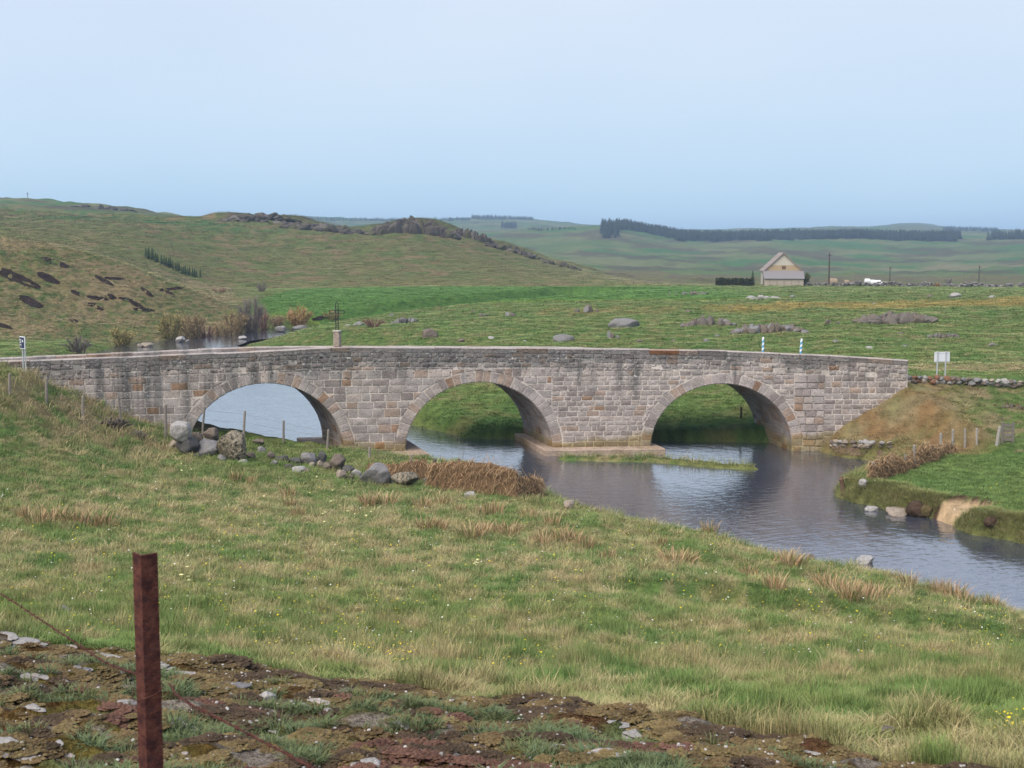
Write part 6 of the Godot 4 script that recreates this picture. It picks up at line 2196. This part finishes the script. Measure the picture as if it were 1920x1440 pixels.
		var o := thing("bale", ["white wrapped bale with a reddish tinge nearest the pole", "second white wrapped bale in the row behind the field wall", "third white wrapped bale in the row behind the field wall", "smallest white wrapped bale at the end of the row", "broad tan hay bale behind the wall at the utility pole", "narrow tan hay bale right of the broad one"][i], "bale", b)
		part("wrap" if q[3] == 0 else "hay", mb.mesh(), M.plain, o)
		mb = MB.new()
		mb.tube([Vector3(-r * 0.3, yy, 0), Vector3(r * 0.3, yy, 0)], [r * 1.045, r * 1.045], 18, col * 0.93, false)
		part("band", mb.mesh(), M.plain, o)
	# cross on the far left skyline
	var sx := on_ground(ray(52, 372).x * 690.0, 690.0)
	var so := thing("summit_cross", "tiny dark cross on the far left skyline", "cross", sx)
	mb = MB.new()
	mb.tube([Vector3(0, -0.8, 0), Vector3(0, 3.0, 0)], [0.14, 0.12], 6, Color(0.10, 0.10, 0.10))
	part("shaft", mb.mesh(), M.plain, so)
	mb = MB.new()
	mb.tube([Vector3(-0.8, 2.1, 0), Vector3(0.8, 2.1, 0)], [0.11, 0.11], 6, Color(0.10, 0.10, 0.10))
	part("arm", mb.mesh(), M.plain, so)

# bare earth scars: a small scarp of dark soil under a lip of turf
func scar(x0: float, y0: float, x1: float, y1: float, thick: float, col: Color) -> void:
	var n := maxi(6, int(absf(x1 - x0) / 5.0))
	var mb := MB.new()
	var prev := []
	for i in n + 1:
		var t := i / float(n)
		var x := lerpf(x0, x1, t)
		var yc := lerpf(y0, y1, t) + rng.randf_range(-0.6, 0.6)
		var th := thick * pow(maxf(0.0, sin(PI * lerpf(0.06, 0.96, t))), 0.7) * rng.randf_range(0.8, 1.15)
		var a := hit(x, yc - th * 0.5)
		var b := hit(x, yc + th * 0.5)
		var m := a.lerp(b, 0.55)
		var k := -b.z / F
		a.y += 0.10 + 0.9 * k
		m.y += 0.02 + 0.25 * k
		b.y += 0.03
		b.z += 0.05
		var back := a + Vector3(0, -0.25, -1.0)
		if i > 0:
			mb.quad(prev[0], a, m, prev[1], col * rng.randf_range(0.75, 1.1))
			mb.quad(prev[1], m, b, prev[2], col * rng.randf_range(0.9, 1.3))
			mb.quad(prev[3], back, a, prev[0], Color(0.13, 0.12, 0.05))
		prev = [a, m, b, back]
	struct("earth_scar", mb.mesh(), M.plain)

func make_scars() -> void:
	rng.seed = 123
	var peat := Color(0.022, 0.013, 0.010)
	for e in [[-30, 496, 76, 541, 17], [79, 486, 129, 502, 11], [70, 514, 112, 532, 13], [36, 558, 80, 576, 15], [-20, 604, 22, 617, 6], [178, 518, 212, 536, 6], [133, 546, 150, 554, 6], [163, 557, 202, 563, 5], [165, 570, 192, 581, 6], [264, 541, 287, 557, 7], [311, 548, 327, 556, 6], [243, 565, 272, 581, 7], [202, 554, 218, 560, 5], [222, 560, 248, 565, 4], [130, 600, 146, 604, 4], [196, 522, 232, 525, 3], [300, 545, 345, 541, 3], [250, 580, 290, 584, 4]]:
		scar(e[0], e[1], e[2], e[3], e[4], peat)
	scar(1560, 844, 1675, 858, 12, Color(0.20, 0.135, 0.10))
	var clod: StandardMaterial3D = M.rock.duplicate()
	clod.vertex_color_use_as_albedo = false
	clod.albedo_color = Color(0.085, 0.055, 0.036).linear_to_srgb()
	var turf_m: StandardMaterial3D = clod.duplicate()
	turf_m.albedo_color = Color(0.13, 0.10, 0.045).linear_to_srgb()
	boulder(1720, 940, 966, 46, 965, clod, "slumped dark peat clod between the flat stone and the sand hollow")
	boulder(1738, 946, 966, 26, 965, turf_m, "brown turf sod fallen against the dark peat clod")
	boulder(1857, 966, 984, 30, 984, clod, "small dark peat clod on the bank right of the sand hollow")
	outcrop(1893, 765, 60, 16, 14, [clod, turf_m, M.rock_brown], "peat_clod", "crumbled dark earth high on the road embankment", "earth")
	scar(585, 601, 620, 592, 5, peat)

func _ready() -> void:
	t_start = Time.get_ticks_msec()
	n_a = noise(0.06, 3, 3)
	n_b = noise(0.25, 4, 2)
	n_c = noise(0.60, 5, 2)
	n_d = noise(2.0, 6, 2)
	make_view()
	make_materials()
	print("materials ", Time.get_ticks_msec() - t_start)
	prepare_far()
	make_ground()
	make_river()
	make_bridge()
	make_rocks()
	make_fences()
	make_walls()
	make_cross()
	make_roadside()
	make_barn()
	make_bushes()
	make_scars()
	make_iron_post()
	print("objects ", Time.get_ticks_msec() - t_start)
	make_ledge()
	make_grass()
	make_flowers()
	make_tussocks()
